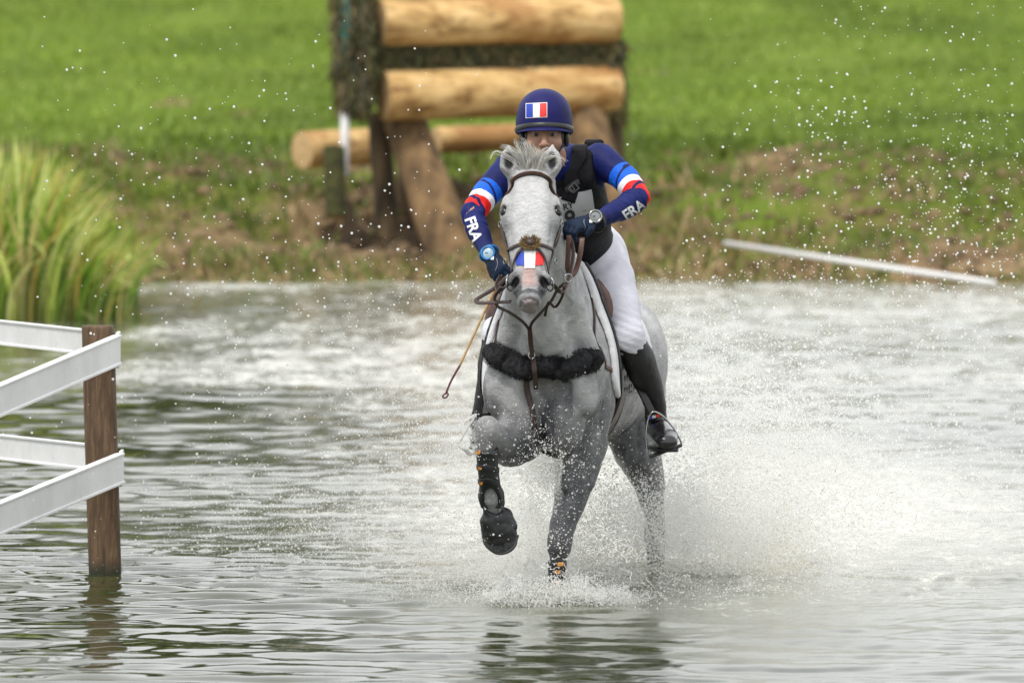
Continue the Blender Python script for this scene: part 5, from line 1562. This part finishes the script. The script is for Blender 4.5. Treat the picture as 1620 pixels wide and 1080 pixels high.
# gloves
for (w_, k_, n_, f_, t_) in HANDS:
    c = (np.asarray(w_) + np.asarray(k_)) / 2
    gf = Field(*[np.arange(a_ - .12, a_ + .12, .0036) for a_ in c])
    hand(gf, w_, k_, n_, f_, t_, .0015)
    w = unit(np.asarray(k_) - np.asarray(w_)); gf.chain([(np.asarray(w_) - w * .028, .031, .035), (np.asarray(w_) + w * .01, .0275, .033)], k=.01)
    v_, q_ = gf.mesh('glove'); bg_ = bvh_np(v_, q_)
    link('glove', mesh_np('glove', v_, q_), M_glove, person)
    m0 = np.asarray(w_) * .62 + np.asarray(k_) * .38
    obj('glove_seam', strap([m0 + np.array((.0, -.05, .03)), m0 + np.array((-.006 * (1 if t_ > 0 else -1), -.06, 0)), m0 + np.array((-.01 * (1 if t_ > 0 else -1), -.05, -.03))], .0018, .001, bg_, .001, 12), simple('grey_thread', (.35, .37, .4), bmp=0), person)
    m1 = np.asarray(w_) * .86 + np.asarray(k_) * .14
    obj('glove_label', project(rect2d(-.006, .006, -.006, .006, 3, 3), m1 + np.array((0, -.05, .004)), (1, 0, 0), (0, 0, 1), (0, 1, 0), bg_, .003), M_print, person)
# wrist watches
M_wface = simple('grey_dial', (.30, .32, .33), (.2, .22, .22), rough=.15, bmp=0, coat=.6)
M_wblue = simple('blue_watch_plastic', (.02, .22, .62), rough=.35, bmp=0)
def watch(c, nrm, r_, m_ring, label, m_face):
    c = np.asarray(c, float); nrm = unit(nrm)
    root_ = tag(obj('wristwatch', disc(c - nrm * .014, r_ * .98, .012, nrm), M_rub, person), label)
    root_['label'] = label
    obj('watch_bezel', ring(c, r_ * .86, r_ * .16, nrm, 28), m_ring, person)
    obj('watch_dial', disc(c - nrm * .004, r_ * .74, .004, nrm), m_face, person)
    e = unit(np.cross(nrm, (0.0, .2, 1)))
    obj('watch_hand', box(c + nrm * .002 + e * (r_ * .2), (r_ * .4, .002, .0016), np.array([e, nrm, np.cross(e, nrm)])), M_ink, person)
watch(P(942, 342, -.435), (.15, -1, .25), .026, M_steel, 'steel rimmed sports watch with a grey dial', M_wface)
obj('watch_strap', ring(P(944, 351, -.372), .036, .006, unit(KL - WL), 24, 6), M_rub, person)
watch(P(772, 400, -.462), (-.25, -1, .25), .028, M_wblue, 'bright blue round sports watch', simple('pale_dial', (.45, .62, .70), (.35, .5, .6), rough=.2, bmp=0))
obj('watch_strap', ring(P(774, 401, -.405), .035, .006, unit(KR - WR), 24, 6), M_wblue, person)

# breeches
br = Field(RX, RY, RZ)
br.chain([(tors[3][0], .140, .108), (P(911, 402, .40), .170, .135), (P(912, 412, .50), .165, .13)], k=0)
for L_ in (legL, legR): br.chain([(p, a + .004, b + .004) for p, a, b in L_], k=.05)
for L_ in (calfL, calfR): br.chain([(L_[0][0], .066, .074), (L_[1][0], .056, .066)], k=.03)
v_, q_ = br.mesh('breeches'); Nv = normals_np(v_, q_)
f0 = P(925, 400, .3)
dd = np.linalg.norm(v_ - f0, axis=1); fo_ = .0045 * np.exp(-((dd - .10) / .12) ** 2) * np.sin(dd * 130 + 3 * vnoise(v_[:, 0] * 10, v_[:, 2] * 10, None, 4))
kn_ = np.linalg.norm(v_ - P(990, 528, .1), axis=1); fo_ = fo_ + .004 * np.exp(-(kn_ / .08) ** 2) * np.sin(v_[:, 2] * 220 + v_[:, 0] * 90)
v_ = v_ + Nv * (fo_ + .003 * fbm(v_[:, 0] * 9, v_[:, 1] * 9, v_[:, 2] * 6, 18, 3))[:, None]
link('breeches', mesh_np('breeches', v_, q_), M_breech, person)
# boots
M_boot = simple('polished_black_boot', (.016, .016, .018), (.008, .008, .010), rough=.22, sc=8, bmp=.35, bdist=.008, coat=.5)
M_bootm = simple('black_boot_shaft', (.015, .015, .018), (.008, .008, .010), rough=.5, sc=9, bmp=.5, bdist=.008)
for sgn, C_, F_ in ((1, calfL, footL), (-1, calfR, footR)):
    bf = Field(RX, RY, RZ)
    bf.chain([(C_[0][0] + (0, 0, -.005), .067, .077), (C_[1][0], .062, .073), (C_[2][0], .054, .061), (C_[3][0], .043, .052), (C_[4][0], .041, .052)], k=0)
    # slant-cut top, high at the outside
    X_, Y_, Z_ = np.meshgrid(bf.x, bf.y, bf.z, indexing='ij')
    kp_ = C_[0][0]; cut = (Z_ - kp_[2] - .01) - (X_ - kp_[0]) * sgn * .55
    bf.D = np.maximum(bf.D, cut * .85).astype(np.float32)
    v_, q_ = bf.mesh('boot'); v_ = v_ + normals_np(v_, q_) * (.0035 * fbm(v_[:, 0] * 10, v_[:, 1] * 10, v_[:, 2] * 16, 28, 3))[:, None]
    bo = link('boot', mesh_np('boot', v_, q_), M_bootm, person)
    c = F_[1][0]
    ff_ = Field(*[np.arange(a_ - w_, a_ + w_, .006) for a_, w_ in zip(c, (.15, .24, .12))])
    ff_.chain([(C_[4][0] + (0, 0, .02), .042, .05), (F_[0][0], .040, .042), (F_[1][0] + (0, 0, .004), .046, .044), (F_[2][0] + (0, 0, .004), .050, .038), (F_[3][0], .042, .030)], k=0)
    sole_z = F_[3][0][2] - .026
    ff_.D = np.maximum(ff_.D, (sole_z - ff_.z)[None, None, :]).astype(np.float32)
    v_, q_ = ff_.mesh('f'); link('boot_foot', mesh_np('boot_foot', v_, q_), M_boot, person)
    out = [(F_[0][0], .040), (F_[1][0], .047), (F_[2][0], .052), (F_[3][0], .038)]
    Lf = [np.array((p[0] - r_, p[1], sole_z)) for p, r_ in out]; Rt = [np.array((p[0] + r_, p[1], sole_z)) for p, r_ in out]
    ri = [np.array([l, r2, r2 - (0, 0, .012), l - (0, 0, .012)]) for l, r2 in zip(Lf, Rt)]
    obj('boot_sole', loft(ri), M_rub, person)
# spur strap with flag tab (image right boot)
fv_ = [P(1030, 658, .22), P(1036, 657, .22), P(1042, 656, .22)]
bt = bpy.data.objects['boot']
for i_, (x0, mm) in enumerate(((-.020, M_fblue), (-.006, M_fwhite), (.008, M_fred))):
    obj('flag_tab', box(P(1037, 659, .255) + (x0, 0, x0 * .25), (.0145, .004, .014), None, .001), mm, person)
obj('spur_strap', strap([P(1022, 668, .30), P(1034, 664, .245), P(1046, 662, .245), P(1056, 664, .32)], .012, .004, None, normal=(0, -1, .2)), M_black, person)
obj('spur_strap', strap([P(1040, 676, .205), P(1047, 679, .19), P(1056, 686, .20)], .010, .004, None, normal=(0, -1, .4)), M_black, person)

# stirrups belong to the saddle
def stirrup(top, c, w, hgt, yaw_):
    # rounded triangle arch with flat tread
    pts = [(-.50, 0), (-.52, .12), (-.42, .5), (-.22, .85), (0, 1.0), (.22, .85), (.42, .5), (.52, .12), (.50, 0)]
    e = np.array((cos(yaw_), sin(yaw_), .36 if yaw_ > 0 else -.2)); e = unit(e); up = unit((-.33 if yaw_ > 0 else .15, .03, 1))
    arc = catmull([c + e * a_ * w + up * b_ * hgt for a_, b_ in pts], 40)
    return [tube(arc, .0038, 8, (0, 1, 0), 1.3)], box(c, (w * 1.04, .055, .012), np.array([e, (0, 1, 0), np.cross(e, (0, 1, 0))]), .003)
for c, top, sg in ((P(1053, 713, .14), P(1030, 655, .20), 1), (P(765, 712, .08), P(768, 655, .1), -1)):
    arch, tread = stirrup(top, c, .128 if sg > 0 else .12, .155, .1 * sg)
    if sg < 0:
        arch, tread = stirrup(top, c, .10, .13, 0)
    obj('stirrup_iron', merge(arch), M_steel, saddle); obj('stirrup_tread', tread, M_rub, saddle)
    kp = [P(985, 545, .34), P(1000, 590, .25), P(1018, 625, .20), P(1034, 656, .19)] if sg > 0 else [P(790, 545, .34), P(778, 600, .25), P(768, 655, .12)]
    obj('stirrup_leather', strap(kp, .026, .005, None, normal=(.35 * sg, -1, .2)), M_black, saddle)

# helmet
hel = Field(*[np.arange(a_ - .14, a_ + .15, .005) for a_ in HD + (0, 0, .05)])
hel.ell(HD + (0, .022, .066), (.104, .128, .106), k=0)
hel.ell(HD + (0, .022, .030), (.104, .126, .070), k=.02)
hel.D = np.maximum(hel.D, ((HD[2] + .018 + .02 * np.clip((-hel.y - .0 + HD[1]) / .12, -1.5, 1))[None, :, None] - hel.z[None, None, :])).astype(np.float32)
v_, q_ = hel.mesh('h'); v_ = smooth_np(v_, q_, 3); bvh_hel = bvh_np(v_, q_)
M_silk = cloth('navy_helmet_silk', (.012, .013, .110), (.007, .008, .065), .5, .12, (5, 5, 3))
hl = link('helmet', mesh_np('helmet', v_, q_), M_silk, person)
# brim and rim
rim = []
for a in np.linspace(0, 2 * PI, 41)[:-1]:
    rim.append(HD + np.array((.103 * cos(a), .022 + .127 * sin(a), .020 + .020 * np.clip(-(.022 + .127 * sin(a)) / .12, -1.5, 1))))
rim.append(rim[0])
obj('helmet_rim', tube(rim, .0085, 8, (0, 0, 1), 1.6), M_rub, person)
peak = []
for a in np.linspace(-PI * .97, -PI * .03, 26):
    ci, si = cos(a), sin(a); ext = .030 * (-si) ** .8
    z0 = .020 + .020 * np.clip(-(.022 + .127 * si) / .12, -1.5, 1)
    i_ = HD + np.array((.100 * ci, .022 + .124 * si, z0 - .002)); o_ = HD + np.array(((.103 + ext * .25) * ci, .022 + (.128 + ext) * si, z0 - .010 - ext * .25))
    peak.append(np.array([i_, o_, o_ - (0, 0, .004), i_ - (0, 0, .007)]))
obj('helmet_peak', loft(peak), M_silk, person)
for s in (-1, 1):
    fr = [HD + (s * .088, -.055, .02), HD + (s * .082, -.050, -.03), HD + (s * .060, -.060, -.08), HD + (s * .02, -.070, -.115)]
    obj('chin_strap', strap(catmull(fr, 14), .014, .003, bvh_body, .004), M_rub, person)
    obj('chin_strap', strap([HD + (s * .090, .02, .01), HD + (s * .088, -.01, -.04), HD + (s * .068, -.045, -.075)], .020, .004, bvh_body, .006), M_rub, person)
    ef = Field(*[np.arange(a_ - .05, a_ + .05, .005) for a_ in HD + (s * .083, .0, -.012)]); ef.ell(HD + (s * .083, .0, -.012), (.012, .030, .036), k=0)
    ev, eq = ef.mesh('e'); link('ear_guard', mesh_np('ear_guard', ev, eq), M_rub, person)
gl = strap([HD + (-.05, -.11, .045), HD + (0, -.125, .052), HD + (.06, -.10, .045)], .003, .002, bvh_hel, .002)
fo = P(849, 175, -.38)
for x0, x1, mm in ((-.038, -.013, M_fblue), (-.013, .012, M_fwhite), (.012, .037, M_fred)):
    nm = obj('flag_stripe', project(rect2d(x0, x1, -.025, .025, 4, 8), fo, (1, 0, .05), (0, .05, 1), (0, 1, 0), bvh_hel, .003), mm, person)
obj('flag_border', project(rect2d(-.0405, .0395, -.0275, .0275, 10, 8), fo, (1, 0, .05), (0, .05, 1), (0, 1, 0), bvh_hel, .0018), M_fwhite, person)

# whip held in the image-left hand
wh = empty('whip', tuple(P(790, 455, -.52))); tag(wh, 'tan riding whip with a dark red loop held in the left-hand glove', 'whip')
a_, b_ = P(801, 418, -.50), P(703, 631, -.62)
obj('shaft', tube([a_ + (b_ - a_) * s + np.array((0, 0, 0)) for s in np.linspace(0, .76, 16)], [.0052, .0048, .0042], 10), simple('tan_whip', (.50, .33, .13), (.36, .20, .07), rough=.5, sc=90, bmp=.4), wh)
obj('whip_tip', tube([a_ + (b_ - a_) * s + np.array((-.006 * sin((s - .76) * 13), 0, 0)) for s in np.linspace(.755, .955, 8)], [.0046, .0040], 8), simple('dark_red_cord', (.10, .02, .03), bmp=.3, sc=90), wh)
tp = a_ + (b_ - a_) * .955
obj('whip_loop', tube(catmull([tp, tp + (-.010, 0, -.004), tp + (-.017, 0, -.014), tp + (-.006, 0, -.018), tp + (.004, 0, -.006), tp], 14), .003, 6), bpy.data.materials['dark_red_cord'], wh)
# ------------------------------------------------------------------ flying water
m, t, b = new_mat('water_drop')
b.inputs['Base Color'].default_value = (.90, .90, .88, 1); b.inputs['Roughness'].default_value = .12; b.inputs['IOR'].default_value = 1.33
tr = nd(t, 'ShaderNodeBsdfTranslucent'); tr.inputs[0].default_value = (.95, .95, .93, 1)
ms = nd(t, 'ShaderNodeMixShader'); ms.inputs[0].default_value = .55
t.links.new(b.outputs[0], ms.inputs[1]); t.links.new(tr.outputs[0], ms.inputs[2]); t.links.new(ms.outputs[0], t.nodes['Material Output'].inputs['Surface'])
M_drop = m
m2 = m.copy(); m2.name = 'muddy_drop'
M_mdrop = m2
for n_ in m2.node_tree.nodes:
    if n_.type == 'BSDF_PRINCIPLED': n_.inputs['Base Color'].default_value = (.74, .71, .60, 1)
    if n_.type == 'BSDF_TRANSLUCENT': n_.inputs[0].default_value = (.78, .75, .64, 1)

def points(name, V, R, mat_, label, cat):
    me = bpy.data.meshes.new(name); me.vertices.add(len(V)); me.vertices.foreach_set('co', np.asarray(V, np.float32).ravel())
    fattr(me, 'size', R); me.update()
    o = bpy.data.objects.new(name, me); COL.objects.link(o); me.materials.append(mat_)
    ng = bpy.data.node_groups.new(name, 'GeometryNodeTree')
    ng.interface.new_socket('Geometry', in_out='INPUT', socket_type='NodeSocketGeometry')
    ng.interface.new_socket('Geometry', in_out='OUTPUT', socket_type='NodeSocketGeometry')
    i_ = ng.nodes.new('NodeGroupInput'); o_ = ng.nodes.new('NodeGroupOutput')
    mp_ = ng.nodes.new('GeometryNodeMeshToPoints'); at_ = ng.nodes.new('GeometryNodeInputNamedAttribute'); at_.data_type = 'FLOAT'
    at_.inputs['Name'].default_value = 'size'; sm = ng.nodes.new('GeometryNodeSetMaterial'); sm.inputs['Material'].default_value = mat_
    ng.links.new(i_.outputs[0], mp_.inputs['Mesh']); ng.links.new(at_.outputs['Attribute'], mp_.inputs['Radius'])
    ng.links.new(mp_.outputs[0], sm.inputs['Geometry']); ng.links.new(sm.outputs[0], o_.inputs[0])
    md = o.modifiers.new('drops', 'NODES'); md.node_group = ng
    tag(o, label, cat, kind='stuff'); return o

r = np.random.default_rng(99)
def ballistic(n, p0, sp0, vlo, vhi, tpow=1.0, zmin=.01):
    out = []
    while sum(map(len, out)) < n:
        k_ = n * 2
        p = np.asarray(p0) + r.normal(0, 1, (k_, 3)) * np.asarray(sp0); p[:, 2] = np.abs(p[:, 2])
        v = r.uniform(vlo, vhi, (k_, 3)); T = 2 * v[:, 2] / 9.81
        tt = r.random(k_) ** tpow * T
        q = p + v * tt[:, None]; q[:, 2] -= .5 * 9.81 * tt ** 2
        q[:, :2] += .04 * np.stack([vnoise(q[:, 0] * 4, q[:, 2] * 4, None, 3), vnoise(q[:, 1] * 4, q[:, 2] * 4, None, 4)], 1)
        q = q[q[:, 2] > zmin]; out.append(q)
    return np.vstack(out)[:n]
def sizes(n, mean, s=.45, hi=.0042): return np.minimum(mean * np.exp(r.normal(0, s, n)), hi)

# the wide fan of separate drops thrown up on both sides
A = np.vstack([
    ballistic(9500, (.65, 1.6, 0), (.12, .4, .02), (.3, -1.0, 2.5), (3.4, 3.0, 7.2)),
    ballistic(9500, (.60, 1.4, 0), (.12, .4, .02), (.5, -.5, 3.0), (2.0, 3.0, 6.2)),
    ballistic(2000, (-.05, 1.2, 0), (.15, .4, .02), (-3.6, -1.0, 3.5), (-.3, 2.5, 6.6)),
    ballistic(1400, (.3, 1.0, 0), (.3, .4, .02), (-3.5, -1.6, .5), (4.0, 1.5, 3.0))])
clump = np.clip(.55 + .9 * fbm(A[:, 0] * 1.6, A[:, 2] * 1.6, A[:, 1] * .8, 5, 3), .06, 1)
A = A[r.random(len(A)) < clump]
A = np.vstack([A, ballistic(5200, (.95, 1.3, 0), (.25, .5, .02), (-.3, -.8, 1.2), (2.4, 1.5, 4.4))])
points('spray_drops', A, sizes(len(A), .0018, .65, .0050), M_drop, 'white water drops flying through the air on both sides of the horse', 'water drops')
# fine dense spray thrown up from the legs and trailing behind
def cloud(n, c, s, zs, zmax=1.2):
    q = np.stack([r.normal(c[0], s[0], n), r.normal(c[1], s[1], n), np.abs(r.gamma(1.5, zs, n))], 1)
    return q[(q[:, 2] < zmax) & (q[:, 1] > .15)]
Bc = np.vstack([cloud(230000, (.98, 2.2), (.26, .8), .24), cloud(150000, (.55, 1.5), (.30, .45), .17), cloud(120000, (-.02, 1.3), (.24, .5), .18), cloud(110000, (.10, .95), (.13, .10), .22),
                cloud(60000, (1.5, 3.6), (.5, 1.2), .13), cloud(30000, (-.6, 2.4), (.45, .9), .08), cloud(60000, (.35, .75), (.40, .2), .12), cloud(60000, (.62, .8), (.22, .15), .20), cloud(70000, (-.35, 1.6), (.30, .6), .18)])
den = np.clip(.42 + 1.1 * fbm(Bc[:, 0] * 3 + Bc[:, 2], Bc[:, 2] * 3.5, Bc[:, 1] * 1.2, 15, 4), .02, 1)
Bc = Bc[r.random(len(Bc)) < den]
points('spray_mist', Bc, sizes(len(Bc), .00085, .6), M_drop, 'fine white spray hanging over the churned water round the horse legs', 'spray')
Cc = np.vstack([cloud(34000, (.72, 1.6), (.28, .4), .15), cloud(20000, (.75, 1.7), (.26, .4), .10), cloud(12000, (.1, 1.0), (.25, .3), .07)])
den = np.clip(.35 + .9 * fbm(Cc[:, 0] * 3, Cc[:, 2] * 3, Cc[:, 1], 25, 3), .0, 1); Cc = Cc[r.random(len(Cc)) < den]
points('muddy_spray', Cc, sizes(len(Cc), .0013, .55), M_mdrop, 'muddy beige spray churned up between the horse legs', 'spray')
# drops in front of the chest and legs
def near(n, u, v, su, sv, y0, y1):
    uu, vv, yy = r.normal(u, su, n), r.normal(v, sv, n), r.uniform(y0, y1, n)
    return np.array([P(a, b_, c) for a, b_, c in zip(uu, vv, yy)])
Dc = np.vstack([near(520, 868, 700, 26, 34, -.45, -.34), near(330, 850, 735, 40, 22, -.45, -.3), near(260, 905, 760, 30, 60, -.5, -.3), near(140, 775, 800, 26, 60, -.62, -.5),
                near(200, 750, 690, 16, 22, -.55, -.45), near(420, 885, 860, 24, 40, -.35, -.2), near(280, 930, 720, 26, 50, -.4, -.2), near(500, 1035, 820, 22, 70, 1.0, 1.15),
                near(150, 830, 690, 30, 30, -.45, -.35)])
points('front_drops', Dc, sizes(len(Dc), .0012, .6, .0042), M_drop, 'bright water drops splashed over the horse chest and forelegs', 'water drops')
# splash at the planted hoof
foot = P(880, 945, -.1)
def crown(n, c, rad, vz, vr, spr=.04):
    a = r.uniform(0, 2 * PI, n); v = np.stack([np.cos(a) * r.uniform(.2, vr, n), np.sin(a) * r.uniform(.2, vr, n), r.uniform(.2, vz, n)], 1)
    p = np.asarray(c) + np.stack([np.cos(a), np.sin(a), a * 0], 1) * rad + r.normal(0, spr, (n, 3)) * (1, 1, .2)
    tt = r.random(n) * v[:, 2] / 9.81 * 1.7; q = p + v * tt[:, None]; q[:, 2] += -.5 * 9.81 * tt ** 2
    return q[q[:, 2] > -.005]
E = np.vstack([crown(16000, (foot[0] - .05, -.22, 0), .08, 1.5, .8), crown(6000, (foot[0] + .12, -.20, 0), .05, 1.1, 1.0), crown(9000, (foot[0], -.1, 0), .16, .7, 1.4, .08),
               crown(6000, (1.0 * P(1040, 905, 1.3)[0], 1.25, 0), .13, 1.2, 1.2, .06), crown(7000, (.2, .3, 0), .5, .4, 1.0, .2)])
points('hoof_splash', E, sizes(len(E), .0013, .5, .004), M_drop, 'white crown of water splashing up round the planted hoof', 'splash')
# ropes of water pulled out along their flight
ropes = []
for i in range(1100):
    k_ = r.random()
    if k_ < .45: p0 = np.array((foot[0] + r.normal(0, .09), -.2 + r.normal(0, .05), 0)); v = np.array((r.normal(0, .7), r.normal(0, .5), r.uniform(.5, 1.9)))
    elif k_ < .8: p0 = np.array((r.normal(.75, .25), 1.2 + r.normal(0, .3), 0)); v = np.array((r.uniform(-.5, 2.5), r.normal(0, .6), r.uniform(1.0, 3.6)))
    else: p0 = np.array((r.normal(-.05, .2), .9 + r.normal(0, .3), 0)); v = np.array((r.uniform(-2.0, .4), r.normal(0, .6), r.uniform(.8, 2.8)))
    T0 = r.random() * 1.6 * v[2] / 9.81; dt = r.uniform(.02, .09) / np.linalg.norm(v)
    tt = T0 + np.linspace(0, dt, 6); q = p0 + v * tt[:, None]; q[:, 2] -= 4.905 * tt ** 2
    q += r.normal(0, .0025, q.shape)
    if q[:, 2].min() < 0: continue
    ropes.append(tube(q, [.0006, r.uniform(.0012, .0026), .0008, r.uniform(.001, .002), .0004], 5, (0, 1, 0)))
# a torn film of water flung off the raised knee
g_ = []; A0, B0, C0 = P(754, 655, -.44), P(726, 703, -.46), P(757, 723, -.45)
n_ = 16; idx_ = {}
for i in range(n_ + 1):
    for j in range(n_ + 1 - i):
        a_, b_ = i / n_, j / n_; p = A0 * (1 - a_ - b_) + B0 * a_ + C0 * b_
        p = p + np.array((0, -.03 * sin(PI * a_) + .006 * vnoise(np.array([a_ * 7]), np.array([b_ * 7]), None, 5)[0], 0)) + np.array((.004 * vnoise(np.array([a_ * 9]), np.array([b_ * 9]), None, 6)[0], 0, .004 * vnoise(np.array([a_ * 9]), np.array([b_ * 9]), None, 8)[0]))
        idx_[(i, j)] = len(g_); g_.append(p)
gf_ = [(idx_[(i, j)], idx_[(i + 1, j)], idx_[(i, j + 1)]) for i in range(n_) for j in range(n_ - i)] + [(idx_[(i + 1, j)], idx_[(i + 1, j + 1)], idx_[(i, j + 1)]) for i in range(n_ - 1) for j in range(n_ - 1 - i)]
FILM = (np.array(g_), gf_)
for pa, pb in ((A0, B0), (B0, C0), (A0, P(735, 670, -.45)), (B0, P(745, 720, -.46))):
    for q in range(3): ropes.append(tube(catmull([pa + r.normal(0, .003, 3), (pa + pb) / 2 + np.array((-.008, -.01, .002)) + r.normal(0, .004, 3), pb + r.normal(0, .003, 3)], 12), [.001, .0026, .0014, .0028, .001], 5, (0, 1, 0)))
tag(obj('water_ropes', merge(ropes), M_drop), 'thin ropes of water stretched out of the splashes round the legs', 'splash', kind='stuff')
# thin sheets of water still joined to the surface
def sheet(c, rad, hgt, n, seed, a0=0, a1=2 * PI, flare=.06):
    V, Fs = [], []
    for i in range(n + 1):
        a = a0 + (a1 - a0) * i / n
        hh_ = hgt * (.35 + .65 * abs(vnoise(np.array([a * 4.0]), np.array([seed * 1.0]), None, seed)[0]) + .5 * abs(vnoise(np.array([a * 13.0]), np.array([seed * 1.0]), None, seed)[0]))
        for j in range(7):
            s = j / 6; rr = rad + flare * s ** 1.5 + .008 * vnoise(np.array([a * 9]), np.array([s * 3]), None, seed)[0]
            V.append((c[0] + cos(a) * rr, c[1] + sin(a) * rr, -.01 + hh_ * s))
    for i in range(n):
        for j in range(6): Fs.append((i * 7 + j, (i + 1) * 7 + j, (i + 1) * 7 + j + 1, i * 7 + j + 1))
    return np.array(V), Fs
m, t, b = new_mat('thin_water_sheet')
b.inputs['Base Color'].default_value = (.86, .88, .86, 1); b.inputs['Roughness'].default_value = .06; b.inputs['IOR'].default_value = 1.33
v = coords(t); bump(t, b, noise(t, v, 60, 4), .7, .006)
tp_ = nd(t, 'ShaderNodeBsdfTransparent'); ms = nd(t, 'ShaderNodeMixShader')
t.links.new(ramp(t, noise(t, v, 45, 5, .75), [(.40, (.1, .1, .1)), (.62, (.85, .85, .85))]), ms.inputs[0])
t.links.new(tp_.outputs[0], ms.inputs[1]); t.links.new(b.outputs[0], ms.inputs[2]); t.links.new(ms.outputs[0], t.nodes['Material Output'].inputs['Surface'])
M_sheet = m
o = obj('water_film', FILM, M_sheet); tag(o, 'thin triangular film of water flung off the raised knee of the horse', 'splash', kind='stuff')
o = obj('water_crown', merge([sheet((foot[0] - .04, -.2), .10, .11, 90, 3), sheet((foot[0] + .09, -.18), .06, .055, 60, 5), sheet((foot[0], -.08), .19, .045, 110, 8, flare=.09), sheet((P(1040, 905, 1.3)[0], 1.28), .12, .05, 90, 11), sheet((P(850, 905, 1.3)[0], 1.3), .13, .05, 90, 13)]), M_sheet)
tag(o, 'ragged thin sheets of water lifting round the planted hoof', 'splash', kind='stuff')

# soft mist too fine to see as drops: one closed billow behind the horse
mf = Field(np.arange(-.9, 2.9, .05), np.arange(.3, 4.6, .08), np.arange(-.02, 1.5, .04))
for c_, r_ in (((1.05, 2.0, .28), (.62, 1.0, .50)), ((.5, 1.6, .12), (.6, .9, .42)), ((-.15, 1.6, .10), (.55, .8, .40)), ((1.9, 2.8, .12), (.7, 1.3, .32))):
    mf.ell(c_, r_, k=.15)
mv, mq = mf.mesh('mist'); mq = mq
m, t, b = new_mat('fine_mist'); t.nodes.remove(b)
pv = nd(t, 'ShaderNodeVolumePrincipled'); pv.inputs['Color'].default_value = (.99, .985, .97, 1); pv.inputs['Anisotropy'].default_value = .2
v = coords(t)
sp2 = nd(t, 'ShaderNodeSeparateXYZ'); t.links.new(v, sp2.inputs[0])
dn_ = ramp(t, noise(t, v, 2.6, 5, .6, .3), [(.40, (0, 0, 0)), (.75, (1, 1, 1))])
fall = ramp(t, sp2.outputs['Z'], [(.0, (1, 1, 1)), (.8, (0, 0, 0))])
t.links.new(mathn(t, 'MULTIPLY', mathn(t, 'MULTIPLY', dn_, fall), .65), pv.inputs['Density'])
t.links.new(pv.outputs[0], t.nodes['Material Output'].inputs['Volume'])
mo = link('mist', mesh_np('mist', mv, mq), m); tag(mo, 'soft white mist hanging behind the horse legs and to their right', 'mist', kind='stuff')
